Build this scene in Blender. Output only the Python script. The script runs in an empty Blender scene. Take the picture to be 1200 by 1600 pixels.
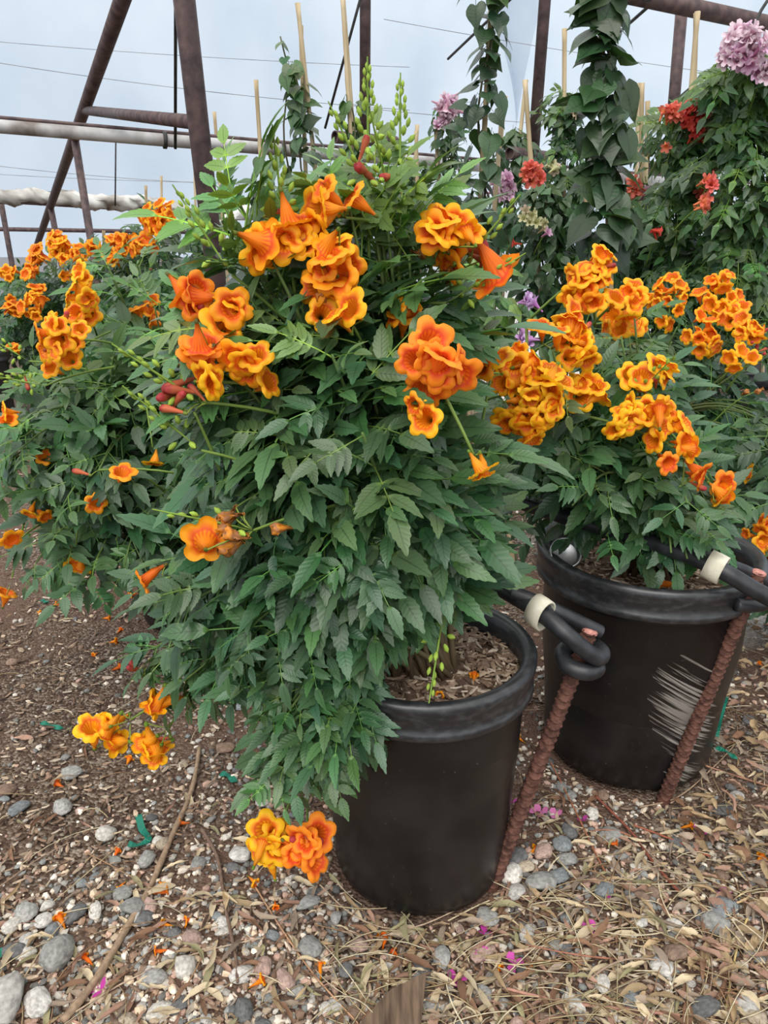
import bpy, math, random
import numpy as np
from mathutils import Vector, Matrix

# ------------------------------------------------------------------ camera, world, exposure
FPX, PITCH, CAMH = 1180.0, math.radians(19.6), 1.0
CP, SP = math.cos(PITCH), math.sin(PITCH)
sc = bpy.context.scene
col = sc.collection
cam_d = bpy.data.cameras.new('camera')
cam_d.sensor_fit = 'VERTICAL'; cam_d.sensor_height = 24.0; cam_d.lens = FPX / 1600.0 * 24.0
cam_d.clip_start = 0.02; cam_d.clip_end = 300
cam = bpy.data.objects.new('camera', cam_d); col.objects.link(cam)
cam.location = (0, 0, CAMH); cam.rotation_euler = (math.pi / 2 - PITCH, 0, 0)
sc.camera = cam

world = bpy.data.worlds.new('overcast_sky'); sc.world = world; world.use_nodes = True
wn = world.node_tree.nodes; wl = world.node_tree.links
bg = wn['Background']
wtc = wn.new('ShaderNodeTexCoord'); wsep = wn.new('ShaderNodeSeparateXYZ'); wramp = wn.new('ShaderNodeValToRGB')
wl.new(wtc.outputs['Generated'], wsep.inputs[0]); wl.new(wsep.outputs['Z'], wramp.inputs[0])
wramp.color_ramp.elements[0].position = 0.0; wramp.color_ramp.elements[0].color = (0.80, 0.86, 0.92, 1)
wramp.color_ramp.elements[1].position = 1.0; wramp.color_ramp.elements[1].color = (1.0, 0.99, 0.96, 1)
wl.new(wramp.outputs[0], bg.inputs['Color']); bg.inputs['Strength'].default_value = 1.25
sun_d = bpy.data.lights.new('veiled_sun', 'SUN'); sun_d.energy = 1.9; sun_d.angle = math.radians(50); sun_d.color = (1.0, 0.96, 0.9)
sun = bpy.data.objects.new('veiled_sun', sun_d); col.objects.link(sun)
sun.rotation_euler = (math.radians(38), math.radians(-14), 0)
vs = sc.view_settings
vs.view_transform = 'Standard'; vs.look = 'None'; vs.gamma = 1.0; vs.use_curve_mapping = False; vs.exposure = 0.28
sc.cycles.max_bounces = 7; sc.cycles.diffuse_bounces = 3; sc.cycles.glossy_bounces = 2
sc.cycles.transmission_bounces = 4; sc.cycles.transparent_max_bounces = 6
sc.cycles.caustics_reflective = False; sc.cycles.caustics_refractive = False

rnd = random.Random(11)
rng = np.random.default_rng(11)
U = rnd.uniform

# ------------------------------------------------------------------ picture geometry -> place geometry
def ray(px, py):
    x = (px - 600) / FPX; y = -(py - 800) / FPX
    return np.array([x, CP + SP * y, -SP + CP * y])
def W(px, py, Y):
    d = ray(px, py); return np.array([0, 0, CAMH]) + d * (Y / d[1])
def G(px, py, z=0.0):
    d = ray(px, py); return np.array([0, 0, CAMH]) + d * ((z - CAMH) / d[2])
def depth(p): return p[1] * CP - (p[2] - CAMH) * SP
def proj(p):
    p = np.asarray(p, float); x = p[..., 0]; y = p[..., 1]; z = p[..., 2] - CAMH
    dz = np.maximum(y * CP - z * SP, 1e-3); up = y * SP + z * CP
    return 600 + FPX * x / dz, 800 - FPX * up / dz, dz
def nrm(v):
    v = np.asarray(v, float); n = np.linalg.norm(v); return v / n if n > 1e-9 else np.array([0, 0, 1.0])
UP = np.array([0, 0, 1.0])
def frame(x, n):
    x = nrm(x); z = np.asarray(n, float) - x * np.dot(n, x)
    if np.linalg.norm(z) < 1e-4: z = np.array([.3, .2, 1]) - x * np.dot([.3, .2, 1], x)
    z = nrm(z); y = np.cross(z, x); return np.stack([x, y, z], 1)
def zframe(z):
    z = nrm(z); a = UP if abs(z[2]) < .9 else np.array([1., 0, 0])
    x = nrm(np.cross(a, z)); y = np.cross(z, x); return np.stack([x, y, z], 1)
def mat4(R, s, p):
    m = Matrix.Identity(4)
    for i in range(3):
        for j in range(3): m[i][j] = R[i, j] * s
        m[i][3] = p[i]
    return m
def rotz(a): c, s = math.cos(a), math.sin(a); return np.array([[c, -s, 0], [s, c, 0], [0, 0, 1.]])
def rotx(a): c, s = math.cos(a), math.sin(a); return np.array([[1, 0, 0], [0, c, -s], [0, s, c.real]])
def rvec(): return nrm(rng.normal(size=3))

# ------------------------------------------------------------------ materials
def mat_new(name):
    m = bpy.data.materials.new(name); m.use_nodes = True
    nt = m.node_tree; return m, nt.nodes, nt.links, nt.nodes['Principled BSDF']
def math_node(N, L, op, a, b=None):
    n = N.new('ShaderNodeMath'); n.operation = op
    for k, v in ((0, a), (1, b)):
        if v is None: continue
        if isinstance(v, (int, float)): n.inputs[k].default_value = v
        else: L.new(v, n.inputs[k])
    return n.outputs[0]
def mixc(N, L, blend, fac, a, b):
    n = N.new('ShaderNodeMix'); n.data_type = 'RGBA'; n.blend_type = blend
    for idx, v in ((0, fac), (6, a), (7, b)):
        if isinstance(v, (int, float)): n.inputs[idx].default_value = v
        elif isinstance(v, tuple): n.inputs[idx].default_value = (*v, 1)
        else: L.new(v, n.inputs[idx])
    return n.outputs[2]
def vcol_mat(name, rough=.6, spec=.4, transl=0.0, tcol=None, noise=0.0, nscale=60, bump=0.0, leafy=False):
    m, N, L, P = mat_new(name)
    at = N.new('ShaderNodeAttribute'); at.attribute_name = 'Col'
    oi = N.new('ShaderNodeObjectInfo')
    c = mixc(N, L, 'MULTIPLY', 1.0, at.outputs['Color'], oi.outputs['Color'])
    P.inputs['Roughness'].default_value = rough; P.inputs['Specular IOR Level'].default_value = spec
    if noise > 0 or bump > 0:
        tc = N.new('ShaderNodeTexCoord'); nz = N.new('ShaderNodeTexNoise'); nz.inputs['Scale'].default_value = nscale; nz.inputs['Detail'].default_value = 4
        L.new(tc.outputs['Object'], nz.inputs['Vector'])
        mr = N.new('ShaderNodeMapRange'); L.new(nz.outputs[0], mr.inputs[0]); mr.inputs[1].default_value = .25; mr.inputs[2].default_value = .75
        mr.inputs[3].default_value = 1 - noise; mr.inputs[4].default_value = 1 + noise
        c = mixc(N, L, 'MULTIPLY', 1.0, c, mr.outputs[0])
        if bump > 0:
            b = N.new('ShaderNodeBump'); b.inputs['Strength'].default_value = bump; b.inputs['Distance'].default_value = .004
            L.new(nz.outputs[0], b.inputs['Height']); L.new(b.outputs[0], P.inputs['Normal'])
    if leafy:
        uv = N.new('ShaderNodeUVMap'); sp = N.new('ShaderNodeSeparateXYZ'); L.new(uv.outputs[0], sp.inputs[0])
        au = math_node(N, L, 'ABSOLUTE', math_node(N, L, 'SUBTRACT', sp.outputs[0], .5))       # 0 midrib .. .5 edge
        mid = math_node(N, L, 'LESS_THAN', au, .028)
        vv = math_node(N, L, 'MULTIPLY', math_node(N, L, 'SUBTRACT', sp.outputs[1], math_node(N, L, 'MULTIPLY', au, .30)), 58)
        wv = math_node(N, L, 'SINE', vv)
        vein = math_node(N, L, 'GREATER_THAN', wv, .93)
        c = mixc(N, L, 'MIX', math_node(N, L, 'MULTIPLY', mid, .55), c, (.008, .02, .010))
        c = mixc(N, L, 'MULTIPLY', math_node(N, L, 'MULTIPLY', vein, .12), c, (.5, .55, .5))
        b = N.new('ShaderNodeBump'); b.inputs['Strength'].default_value = .10; b.inputs['Distance'].default_value = .002
        L.new(math_node(N, L, 'ADD', math_node(N, L, 'MULTIPLY', wv, -.5), math_node(N, L, 'MULTIPLY', mid, -2.0)), b.inputs['Height']); L.new(b.outputs[0], P.inputs['Normal'])
    L.new(c, P.inputs['Base Color'])
    if transl > 0:
        t = N.new('ShaderNodeBsdfTranslucent'); mx = N.new('ShaderNodeMixShader'); mx.inputs[0].default_value = transl
        tc2 = mixc(N, L, 'MULTIPLY', 1.0, c, tcol or (1., 1., 1.)); L.new(tc2, t.inputs[0])
        L.new(P.outputs[0], mx.inputs[1]); L.new(t.outputs[0], mx.inputs[2]); L.new(mx.outputs[0], N['Material Output'].inputs[0])
    return m
M = {}
M['leaf'] = vcol_mat('leaf_green', .36, .52, .15, (1.6, 1.9, .6), leafy=True)
M['petal'] = vcol_mat('petal', .55, .3, .28)
M['stem'] = vcol_mat('stem', .6, .3)
M['stone'] = vcol_mat('stone', .8, .25, noise=.5, nscale=3.2, bump=.5)
M['litter'] = vcol_mat('dry_litter', .8, .2, .12, noise=.3, nscale=70)
M['wood'] = vcol_mat('dead_wood', .8, .2, noise=.35, nscale=120, bump=.4)
M['tape'] = vcol_mat('plastic_tape', .35, .5, .2, noise=.1)
M['bark'] = vcol_mat('bark_chip', .85, .15, noise=.3, nscale=120)

def surf(name, c0, c1, scale=20, rough=.6, spec=.4, metal=0., bump=.2, stretch=(1, 1, 1), detail=5, lo=.35, hi=.65):
    m, N, L, P = mat_new(name)
    tc = N.new('ShaderNodeTexCoord'); mp = N.new('ShaderNodeMapping'); mp.inputs['Scale'].default_value = stretch
    nz = N.new('ShaderNodeTexNoise'); nz.inputs['Scale'].default_value = scale; nz.inputs['Detail'].default_value = detail
    L.new(tc.outputs['Object'], mp.inputs[0]); L.new(mp.outputs[0], nz.inputs['Vector'])
    r = N.new('ShaderNodeValToRGB'); r.color_ramp.elements[0].position = lo; r.color_ramp.elements[1].position = hi
    r.color_ramp.elements[0].color = (*c0, 1); r.color_ramp.elements[1].color = (*c1, 1)
    L.new(nz.outputs[0], r.inputs[0]); L.new(r.outputs[0], P.inputs['Base Color'])
    P.inputs['Roughness'].default_value = rough; P.inputs['Specular IOR Level'].default_value = spec; P.inputs['Metallic'].default_value = metal
    if bump:
        b = N.new('ShaderNodeBump'); b.inputs['Strength'].default_value = bump; b.inputs['Distance'].default_value = .003
        L.new(nz.outputs[0], b.inputs['Height']); L.new(b.outputs[0], P.inputs['Normal'])
    return m
M['pipe_rust'] = surf('weathered_steel_pipe', (.055, .035, .038), (.13, .085, .08), 25, .6, .4, .1)
M['rebar'] = surf('rebar_rust', (.055, .024, .018), (.155, .070, .050), 90, .8, .25, 0, .3)
M['cut_end'] = surf('cut_end', (.42, .16, .13), (.62, .30, .25), 120, .7)
M['hdpe'] = surf('black_hose_plastic', (.010, .011, .013), (.035, .037, .042), 40, .42, .5, 0, .08)
M['white_band'] = surf('cream_band', (.66, .62, .48), (.80, .76, .62), 60, .5)
M['bamboo'] = surf('bamboo', (.36, .27, .15), (.58, .47, .30), 30, .6, .35, 0, .15, (1, 1, .15))
M['pale_tube'] = surf('film_roll_tube', (.15, .125, .11), (.46, .46, .46), 6, .5, .4, 0, .1, (1, 1, 1), 4, .3, .55)
M['wire'] = surf('dark_wire', (.02, .02, .022), (.05, .05, .05), 40, .6)
M['grey_wire'] = surf('grey_wire', (.14, .15, .17), (.3, .32, .34), 3, .6)
M['pot_rim'] = surf('pot_rim_plastic', (.016, .017, .019), (.060, .062, .066), 60, .36, .7, 0, .05, (1, 1, 2), 8, .45, .85)  # lighter, bluer base than the pot body paints in reflected sky on the rim
M['tin'] = surf('tin_metal', (.50, .51, .53), (.74, .74, .76), 30, .34, .5, 1.0, .05)
M['plank'] = surf('plank_wood', (.055, .036, .026), (.20, .135, .09), 90, .8, .2, 0, .4, (1, .12, 1))

def pot_material(name, scrape=None, dusty=.4):
    m, N, L, P = mat_new(name)
    tc = N.new('ShaderNodeTexCoord')
    n1 = N.new('ShaderNodeTexNoise'); n1.inputs['Scale'].default_value = 9; n1.inputs['Detail'].default_value = 8
    n2 = N.new('ShaderNodeTexNoise'); n2.inputs['Scale'].default_value = 160; n2.inputs['Detail'].default_value = 2
    L.new(tc.outputs['Object'], n1.inputs['Vector']); L.new(tc.outputs['Object'], n2.inputs['Vector'])
    r1 = N.new('ShaderNodeValToRGB'); r1.color_ramp.elements[0].position = .42; r1.color_ramp.elements[1].position = .8
    r1.color_ramp.elements[0].color = (.007, .0065, .0065, 1); r1.color_ramp.elements[1].color = (.026, .022, .021, 1)
    L.new(n1.outputs[0], r1.inputs[0])
    r2 = N.new('ShaderNodeValToRGB'); r2.color_ramp.elements[0].position = .70; r2.color_ramp.elements[1].position = .80
    L.new(n2.outputs[0], r2.inputs[0])
    c = mixc(N, L, 'MIX', math_node(N, L, 'MULTIPLY', r2.outputs[0], dusty), r1.outputs[0], (.14, .13, .12))
    if scrape:
        mp0 = N.new('ShaderNodeMapping'); mp0.inputs['Rotation'].default_value = (0, math.radians(-34), 0); L.new(tc.outputs['Object'], mp0.inputs[0])
        mp = N.new('ShaderNodeMapping'); mp.inputs['Scale'].default_value = (9, 9, 230)
        L.new(mp0.outputs[0], mp.inputs[0])
        n3 = N.new('ShaderNodeTexNoise'); n3.inputs['Scale'].default_value = 1; n3.inputs['Detail'].default_value = 5; L.new(mp.outputs[0], n3.inputs['Vector'])
        mask = None
        for (sx, sy, sz, rad, hgt) in scrape:
            vm = N.new('ShaderNodeVectorMath'); vm.operation = 'SUBTRACT'; vm.inputs[1].default_value = (sx, sy, sz); L.new(tc.outputs['Object'], vm.inputs[0])
            sk = N.new('ShaderNodeSeparateXYZ'); L.new(vm.outputs[0], sk.inputs[0])
            dx = math_node(N, L, 'DIVIDE', math_node(N, L, 'ADD', sk.outputs[0], math_node(N, L, 'MULTIPLY', sk.outputs[2], .25)), rad)
            dz = math_node(N, L, 'DIVIDE', sk.outputs[2], hgt); dy = math_node(N, L, 'DIVIDE', sk.outputs[1], rad * 1.4)
            d2 = math_node(N, L, 'ADD', math_node(N, L, 'ADD', math_node(N, L, 'MULTIPLY', dx, dx), math_node(N, L, 'MULTIPLY', dz, dz)), math_node(N, L, 'MULTIPLY', dy, dy))
            k = math_node(N, L, 'SUBTRACT', 1.0, d2)
            mask = k if mask is None else math_node(N, L, 'MAXIMUM', mask, k)
        v = math_node(N, L, 'ADD', n3.outputs[0], math_node(N, L, 'MULTIPLY', mask, .23))
        r3 = N.new('ShaderNodeValToRGB'); r3.color_ramp.elements[0].position = .60; r3.color_ramp.elements[1].position = .74; L.new(v, r3.inputs[0])
        pos = math_node(N, L, 'GREATER_THAN', mask, 0.0)
        c = mixc(N, L, 'MIX', math_node(N, L, 'MULTIPLY', math_node(N, L, 'MULTIPLY', r3.outputs[0], pos), .85), c, (.33, .30, .27))
    L.new(c, P.inputs['Base Color'])
    P.inputs['Roughness'].default_value = .34; P.inputs['Specular IOR Level'].default_value = .5
    b = N.new('ShaderNodeBump'); b.inputs['Strength'].default_value = .12; b.inputs['Distance'].default_value = .002
    L.new(n1.outputs[0], b.inputs['Height']); L.new(b.outputs[0], P.inputs['Normal'])
    return m

def film_material():
    m, N, L, P = mat_new('greenhouse_film'); N.remove(P)
    tc = N.new('ShaderNodeTexCoord'); nz = N.new('ShaderNodeTexNoise'); nz.inputs['Scale'].default_value = .5; nz.inputs['Detail'].default_value = 3
    L.new(tc.outputs['Object'], nz.inputs['Vector'])
    r = N.new('ShaderNodeValToRGB'); r.color_ramp.elements[0].color = (.46, .53, .61, 1); r.color_ramp.elements[1].color = (.74, .78, .82, 1)
    r.color_ramp.elements[0].position = .3; r.color_ramp.elements[1].position = .7
    L.new(nz.outputs[0], r.inputs[0])
    tr = N.new('ShaderNodeBsdfTransparent'); tr.inputs[0].default_value = (.62, .69, .77, 1)
    tl = N.new('ShaderNodeBsdfTranslucent'); L.new(r.outputs[0], tl.inputs[0])
    df = N.new('ShaderNodeBsdfDiffuse'); L.new(r.outputs[0], df.inputs[0])
    a = N.new('ShaderNodeMixShader'); a.inputs[0].default_value = .25; L.new(tl.outputs[0], a.inputs[1]); L.new(df.outputs[0], a.inputs[2])
    b = N.new('ShaderNodeMixShader'); b.inputs[0].default_value = .5; L.new(tr.outputs[0], b.inputs[1]); L.new(a.outputs[0], b.inputs[2])
    L.new(b.outputs[0], N['Material Output'].inputs[0]); return m
M['film'] = film_material()

def ground_material():
    m, N, L, P = mat_new('gravelly_soil')
    tc = N.new('ShaderNodeTexCoord')
    vo = N.new('ShaderNodeTexVoronoi'); vo.inputs['Scale'].default_value = 170; L.new(tc.outputs['Object'], vo.inputs['Vector'])
    nz = N.new('ShaderNodeTexNoise'); nz.inputs['Scale'].default_value = 2.2; nz.inputs['Detail'].default_value = 6; L.new(tc.outputs['Object'], nz.inputs['Vector'])
    n2 = N.new('ShaderNodeTexNoise'); n2.inputs['Scale'].default_value = 220; n2.inputs['Detail'].default_value = 3; L.new(tc.outputs['Object'], n2.inputs['Vector'])
    sp = N.new('ShaderNodeSeparateColor'); L.new(vo.outputs['Color'], sp.inputs[0])
    r = N.new('ShaderNodeValToRGB'); e = r.color_ramp.elements
    e[0].position = 0; e[0].color = (.050, .030, .022, 1); e[1].position = 1; e[1].color = (.30, .25, .20, 1)
    for p, c in ((.45, (.10, .065, .045, 1)), (.75, (.19, .145, .11, 1))):
        k = e.new(p); k.color = c
    L.new(sp.outputs[0], r.inputs[0])
    soil = mixc(N, L, 'MIX', n2.outputs[0], (.07, .038, .027), (.20, .125, .09))
    r2 = N.new('ShaderNodeValToRGB'); r2.color_ramp.elements[0].position = .42; r2.color_ramp.elements[1].position = .58; L.new(nz.outputs[0], r2.inputs[0])
    c = mixc(N, L, 'MIX', r2.outputs[0], soil, r.outputs[0])
    # pale crushed stone strip further back on the right
    sx = N.new('ShaderNodeSeparateXYZ'); L.new(tc.outputs['Object'], sx.inputs[0])
    k = math_node(N, L, 'ADD', math_node(N, L, 'SUBTRACT', sx.outputs[0], 0.62), math_node(N, L, 'MULTIPLY', math_node(N, L, 'SUBTRACT', nz.outputs[0], .5), .6))
    k2 = math_node(N, L, 'SUBTRACT', sx.outputs[1], 1.75)
    km = N.new('ShaderNodeMapRange'); L.new(math_node(N, L, 'MINIMUM', k, k2), km.inputs[0]); km.inputs[1].default_value = -.05; km.inputs[2].default_value = .15
    pale = mixc(N, L, 'MIX', sp.outputs[1], (.42, .39, .36), (.78, .75, .72))
    c = mixc(N, L, 'MIX', km.outputs[0], c, pale)
    L.new(c, P.inputs['Base Color']); P.inputs['Roughness'].default_value = .9; P.inputs['Specular IOR Level'].default_value = .2
    b = N.new('ShaderNodeBump'); b.inputs['Strength'].default_value = .7; b.inputs['Distance'].default_value = .008
    L.new(vo.outputs['Distance'], b.inputs['Height']); b.invert = True; L.new(b.outputs[0], P.inputs['Normal'])
    return m
M['ground'] = ground_material()

# ------------------------------------------------------------------ mesh helpers
def mesh_np(name, V, F, mat, C=None, UV=None, smooth=True):
    V = np.asarray(V, np.float32); F = np.asarray(F, np.int32)
    me = bpy.data.meshes.new(name)
    me.vertices.add(len(V)); me.vertices.foreach_set('co', V.ravel())
    me.loops.add(F.size); me.loops.foreach_set('vertex_index', F.ravel())
    me.polygons.add(len(F)); me.polygons.foreach_set('loop_start', np.arange(0, F.size, 3, dtype=np.int32))
    me.update(calc_edges=True)
    me.polygons.foreach_set('use_smooth', np.full(len(F), smooth, dtype=bool))
    if C is not None:
        C = np.asarray(C, np.float32)
        if C.ndim == 1: C = np.tile(C, (len(V), 1))
        a = me.color_attributes.new('Col', 'FLOAT_COLOR', 'POINT')
        a.data.foreach_set('color', np.concatenate([C, np.ones((len(V), 1), np.float32)], 1).ravel())
    if UV is not None:
        u = me.uv_layers.new(name='UVMap'); u.data.foreach_set('uv', np.asarray(UV, np.float32)[F.ravel()].ravel())
    me.materials.append(mat); me.validate(clean_customdata=False); return me
class Geo:
    def __init__(s): s.V = []; s.F = []; s.C = []; s.T = []; s.n = 0
    def add(s, V, F, C=(1, 1, 1), T=None):
        V = np.asarray(V, float); F = np.asarray(F, int); C = np.asarray(C, float)
        if C.ndim == 1: C = np.tile(C, (len(V), 1))
        s.V.append(V); s.F.append(F + s.n); s.C.append(C); s.T.append(np.zeros((len(V), 2)) + .25 if T is None else T); k = s.n; s.n += len(V); return k
    def arrays(s): return np.concatenate(s.V), np.concatenate(s.F), np.concatenate(s.C), np.concatenate(s.T)
    def mesh(s, name, mat, smooth=True):
        V, F, C, T = s.arrays(); return mesh_np(name, V, F, mat, C, T, smooth)
def tube(pts, r, seg=6, caps=True, tip=False):
    pts = np.asarray(pts, float); n = len(pts); r = np.broadcast_to(np.asarray(r, float), (n,))
    tg = np.gradient(pts, axis=0); tg /= np.maximum(np.linalg.norm(tg, axis=1, keepdims=True), 1e-9)
    R = zframe(tg[0]); x = R[:, 0]; V = []
    a = np.arange(seg) * 2 * math.pi / seg
    for i in range(n):
        x = x - tg[i] * np.dot(x, tg[i]); x = nrm(x); y = np.cross(tg[i], x)
        V.append(pts[i] + r[i] * (np.cos(a)[:, None] * x + np.sin(a)[:, None] * y))
    V = np.concatenate(V); F = []
    for i in range(n - 1):
        for k in range(seg):
            a0 = i * seg + k; a1 = i * seg + (k + 1) % seg; b0 = a0 + seg; b1 = a1 + seg
            F += [(a0, a1, b1), (a0, b1, b0)]
    if caps:
        V = np.concatenate([V, pts[:1], pts[-1:]]); c0 = n * seg; c1 = c0 + 1
        for k in range(seg):
            F += [(c0, (k + 1) % seg, k), (c1, (n - 1) * seg + k, (n - 1) * seg + (k + 1) % seg)]
    return V, np.array(F)
def lathe(prof, seg=48):
    prof = np.asarray(prof, float); a = np.arange(seg) * 2 * math.pi / seg; V = []; F = []
    for r, z in prof: V.append(np.stack([r * np.cos(a), r * np.sin(a), np.full(seg, z)], 1))
    V = np.concatenate(V)
    for i in range(len(prof) - 1):
        for k in range(seg):
            a0 = i * seg + k; a1 = i * seg + (k + 1) % seg
            F += [(a0, a1, a1 + seg), (a0, a1 + seg, a0 + seg)]
    return V, np.array(F)
def bez(a, b, c, n):
    t = np.linspace(0, 1, n)[:, None]; return (1 - t) ** 2 * a + 2 * t * (1 - t) * b + t * t * c
def spline(P, n):
    P = np.asarray(P, float); m = len(P); out = []
    for u in np.linspace(0, m - 1, n):
        i = min(int(u), m - 2); t = u - i
        p0 = P[max(i - 1, 0)]; p1 = P[i]; p2 = P[i + 1]; p3 = P[min(i + 2, m - 1)]
        out.append(.5 * (2 * p1 + (p2 - p0) * t + (2 * p0 - 5 * p1 + 4 * p2 - p3) * t * t + (3 * p1 - p0 - 3 * p2 + p3) * t ** 3))
    return np.array(out)
def obj(name, me, parent=None, m=None, color=None):
    o = bpy.data.objects.new(name, me); col.objects.link(o)
    if parent is not None: o.parent = parent
    if m is not None: o.matrix_local = m
    if color is not None: o.color = (*color, 1)
    return o
def empty(name, loc):
    o = bpy.data.objects.new(name, None); col.objects.link(o); o.location = loc; o.empty_display_size = .05; return o
def tag(o, label=None, cat=None, group=None, kind=None):
    if label: o['label'] = label
    if cat: o['category'] = cat
    if group: o['group'] = group
    if kind: o['kind'] = kind
    return o
def hgt(x, y):
    return .006 * np.sin(7 * x + 1) * np.sin(6 * y + .5) + .004 * np.sin(13 * x + 4 * y) + .05 * np.clip((x - .62) * 1.6, 0, 1) * np.clip((1.75 - np.abs(y - 1.05) * 1.6), 0, 1) * .8

# ------------------------------------------------------------------ the setting: ground and film walls
def nonuni(a, b, c, n):                      # dense around c
    u = np.linspace(-1, 1, n); k = u ** 3 * .93 + u * .07
    return np.where(k < 0, c + k * (c - a), c + k * (b - c))
gx = nonuni(-34, 34, 0.1, 150); gy = nonuni(-10, 60, 1.4, 170)
XX, YY = np.meshgrid(gx, gy); ZZ = hgt(XX, YY)
V = np.stack([XX, YY, ZZ], -1).reshape(-1, 3); nx = len(gx); F = []
for j in range(len(gy) - 1):
    a = j * nx + np.arange(nx - 1); F += [np.stack([a, a + 1, a + nx + 1], 1), np.stack([a, a + nx + 1, a + nx], 1)]
tag(obj('ground', mesh_np('ground', V, np.concatenate(F), M['ground'])), 'brown gravelly soil ground strewn with plant litter', 'ground', kind='structure')

LD = np.array([-.399, .917, 0]); TD = np.array([.917, .399, 0])
def film_wall(name, origin, along, length, height, inward, label):
    nu, nv = 90, 30; V = []; F = []
    for j in range(nv):
        v = j / (nv - 1)
        for i in range(nu):
            u = i / (nu - 1)
            bil = .10 * math.sin(u * 40) * math.sin(v * math.pi) + .05 * math.sin(u * 83 + v * 9)
            p = origin + along * (u * length) + UP * (v * height) + inward * (bil + 1.2 * max(0, v - .45) ** 2 * 4)
            V.append(p)
    for j in range(nv - 1):
        for i in range(nu - 1):
            a = j * nu + i; F += [(a, a + 1, a + nu + 1), (a, a + nu + 1, a + nu)]
    return tag(obj(name, mesh_np(name, V, F, M['film'])), label, 'wall', kind='structure')
film_wall('wall_back', LD * 15 - TD * 9, TD, 18.5, 6.5, -LD, 'translucent blue-white plastic film end wall of the greenhouse')
film_wall('wall_right', LD * 15 + TD * 9.5, -LD, 19, 6.5, -TD, 'translucent plastic film side wall behind the climbing plants')
tag(film_wall('wall_left', LD * 15 - TD * 9, -LD, 13, 6.5, TD, 'translucent plastic film side wall at the far path'), kind='structure')

# ------------------------------------------------------------------ greenhouse frame
def pipe_thing(name, p, q, d, mat, label, cat, seg=14, n=2, sag=0., group=None):
    p = np.asarray(p, float); q = np.asarray(q, float); t = np.linspace(0, 1, max(n, 2))[:, None]
    pts = p + (q - p) * t; pts[:, 2] -= sag * (4 * t * (1 - t))[:, 0]
    V_, F_ = tube(pts - p, d / 2, seg)
    o = obj(name, mesh_np(name, V_, F_, mat)); o.location = p
    return tag(o, label, cat, group)
def to_ground(p, q):
    p = np.asarray(p); q = np.asarray(q); d = q - p; return p + d * (p[2] / -d[2])
fa = W(281, -60, 2.45); fb = W(345, 500, 2.6)
pipe_thing('steel_post', fa + (fa - fb) * 1.3, to_ground(fa, fb), .062, M['pipe_rust'], 'thick rusty brown leaning steel post behind the main flowering shrub', 'post', 18)
ba = W(212, -60, 2.8); bb = W(58, 382, 7.8)
pipe_thing('sloping_beam', ba + (ba - bb) * .28, bb, .056, M['pipe_rust'], 'dark sloping steel beam running down toward the far left', 'beam', 16)
def on_beam(py):
    lo, hi = 0., 1.
    for _ in range(40):
        m_ = (lo + hi) / 2
        if proj(ba + (bb - ba) * m_)[1] < py: lo = m_
        else: hi = m_
    return ba + (bb - ba) * lo
pipe_thing('tie_pipe', on_beam(172), W(303, 191, 2.53), .042, M['pipe_rust'], 'short rusty tie pipe between sloping beam and thick post', 'pipe', 14)
b4 = on_beam(214); b4b = W(146, 400, b4[1] * 1.0)
pipe_thing('steel_post', b4, to_ground(b4, b4b), .042, M['pipe_rust'], 'slim rusty post standing under the middle of the sloping beam', 'post', 14)
b5 = on_beam(322); b5b = W(87, 364, b5[1] * 1.0)
pipe_thing('steel_post', b5, to_ground(b5, b5b), .045, M['pipe_rust'], 'far slim rusty post under the low end of the sloping beam', 'post', 12)
l1 = W(2, 318, 7.6); pipe_thing('steel_post', l1, to_ground(l1, W(20, 420, 7.6)), .05, M['pipe_rust'], 'leaning far post at the left edge under the film roll', 'post', 12)

ra = W(-90, 190, 3.4); rb = W(1230, 300, 5.2); ra = ra + (ra - rb) * .4
root = tag(empty('film_roll_tube', ra), 'pale horizontal film roll tube with a dark pipe on top', 'tube')
V_, F_ = tube(np.stack([np.zeros(3), rb - ra]), .027, 16); obj('roll', mesh_np('roll', V_, F_, M['pale_tube']), root)
V_, F_ = tube(np.stack([np.zeros(3), rb - ra]) + np.array([0, .01, .034]), .008, 8); obj('top_pipe', mesh_np('top_pipe', V_, F_, M['pipe_rust']), root)
for u in (.185, .30, .36, .47):
    u = (u + .4) / 1.4
    V_, F_ = tube([(rb - ra) * (u - .0012), (rb - ra) * (u + .0012)], .036, 12); obj('strap', mesh_np('strap', V_, F_, M['wire']), root)
r2a = W(-60, 308, 7.2); r2b = W(420, 338, 8.6); r2a = r2a + (r2a - r2b) * .4
root = tag(empty('film_roll', r2a), 'bunched white film rolled along a dark cross pipe', 'film roll')
V_, F_ = tube(np.stack([np.zeros(3), r2b - r2a]), .03, 12); obj('cross_pipe', mesh_np('cross_pipe', V_, F_, M['pipe_rust']), root)
n = 70; pts = np.stack([np.linspace(0, 1, n)] * 3, 1) * (r2b - r2a); g = Geo(); V_, F_ = tube(pts, .07, 14)
ph = np.repeat(np.linspace(0, 1, n), 14); off = .03 + .012 * np.sin(ph * 31) + .008 * np.sin(ph * 77); V_[:n * 14, 2] = V_[:n * 14, 2] * .9 + off; V_[:n * 14] += .012 * rng.normal(size=(n * 14, 3))
V_[:n * 14, 2] -= .16 * np.exp(-((ph - .843) / .064) ** 2)
obj('bunched_film', mesh_np('bunched_film', V_, F_, surf('crumpled_film', (.30, .28, .25), (.62, .61, .58), 5, .6)), root)
pipe_thing('cross_pipe', W(-60, 357, 11.2), W(300, 363, 12.5), .06, M['pipe_rust'], 'far dark cross pipe low on the left near the end wall', 'pipe', 10)

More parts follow.
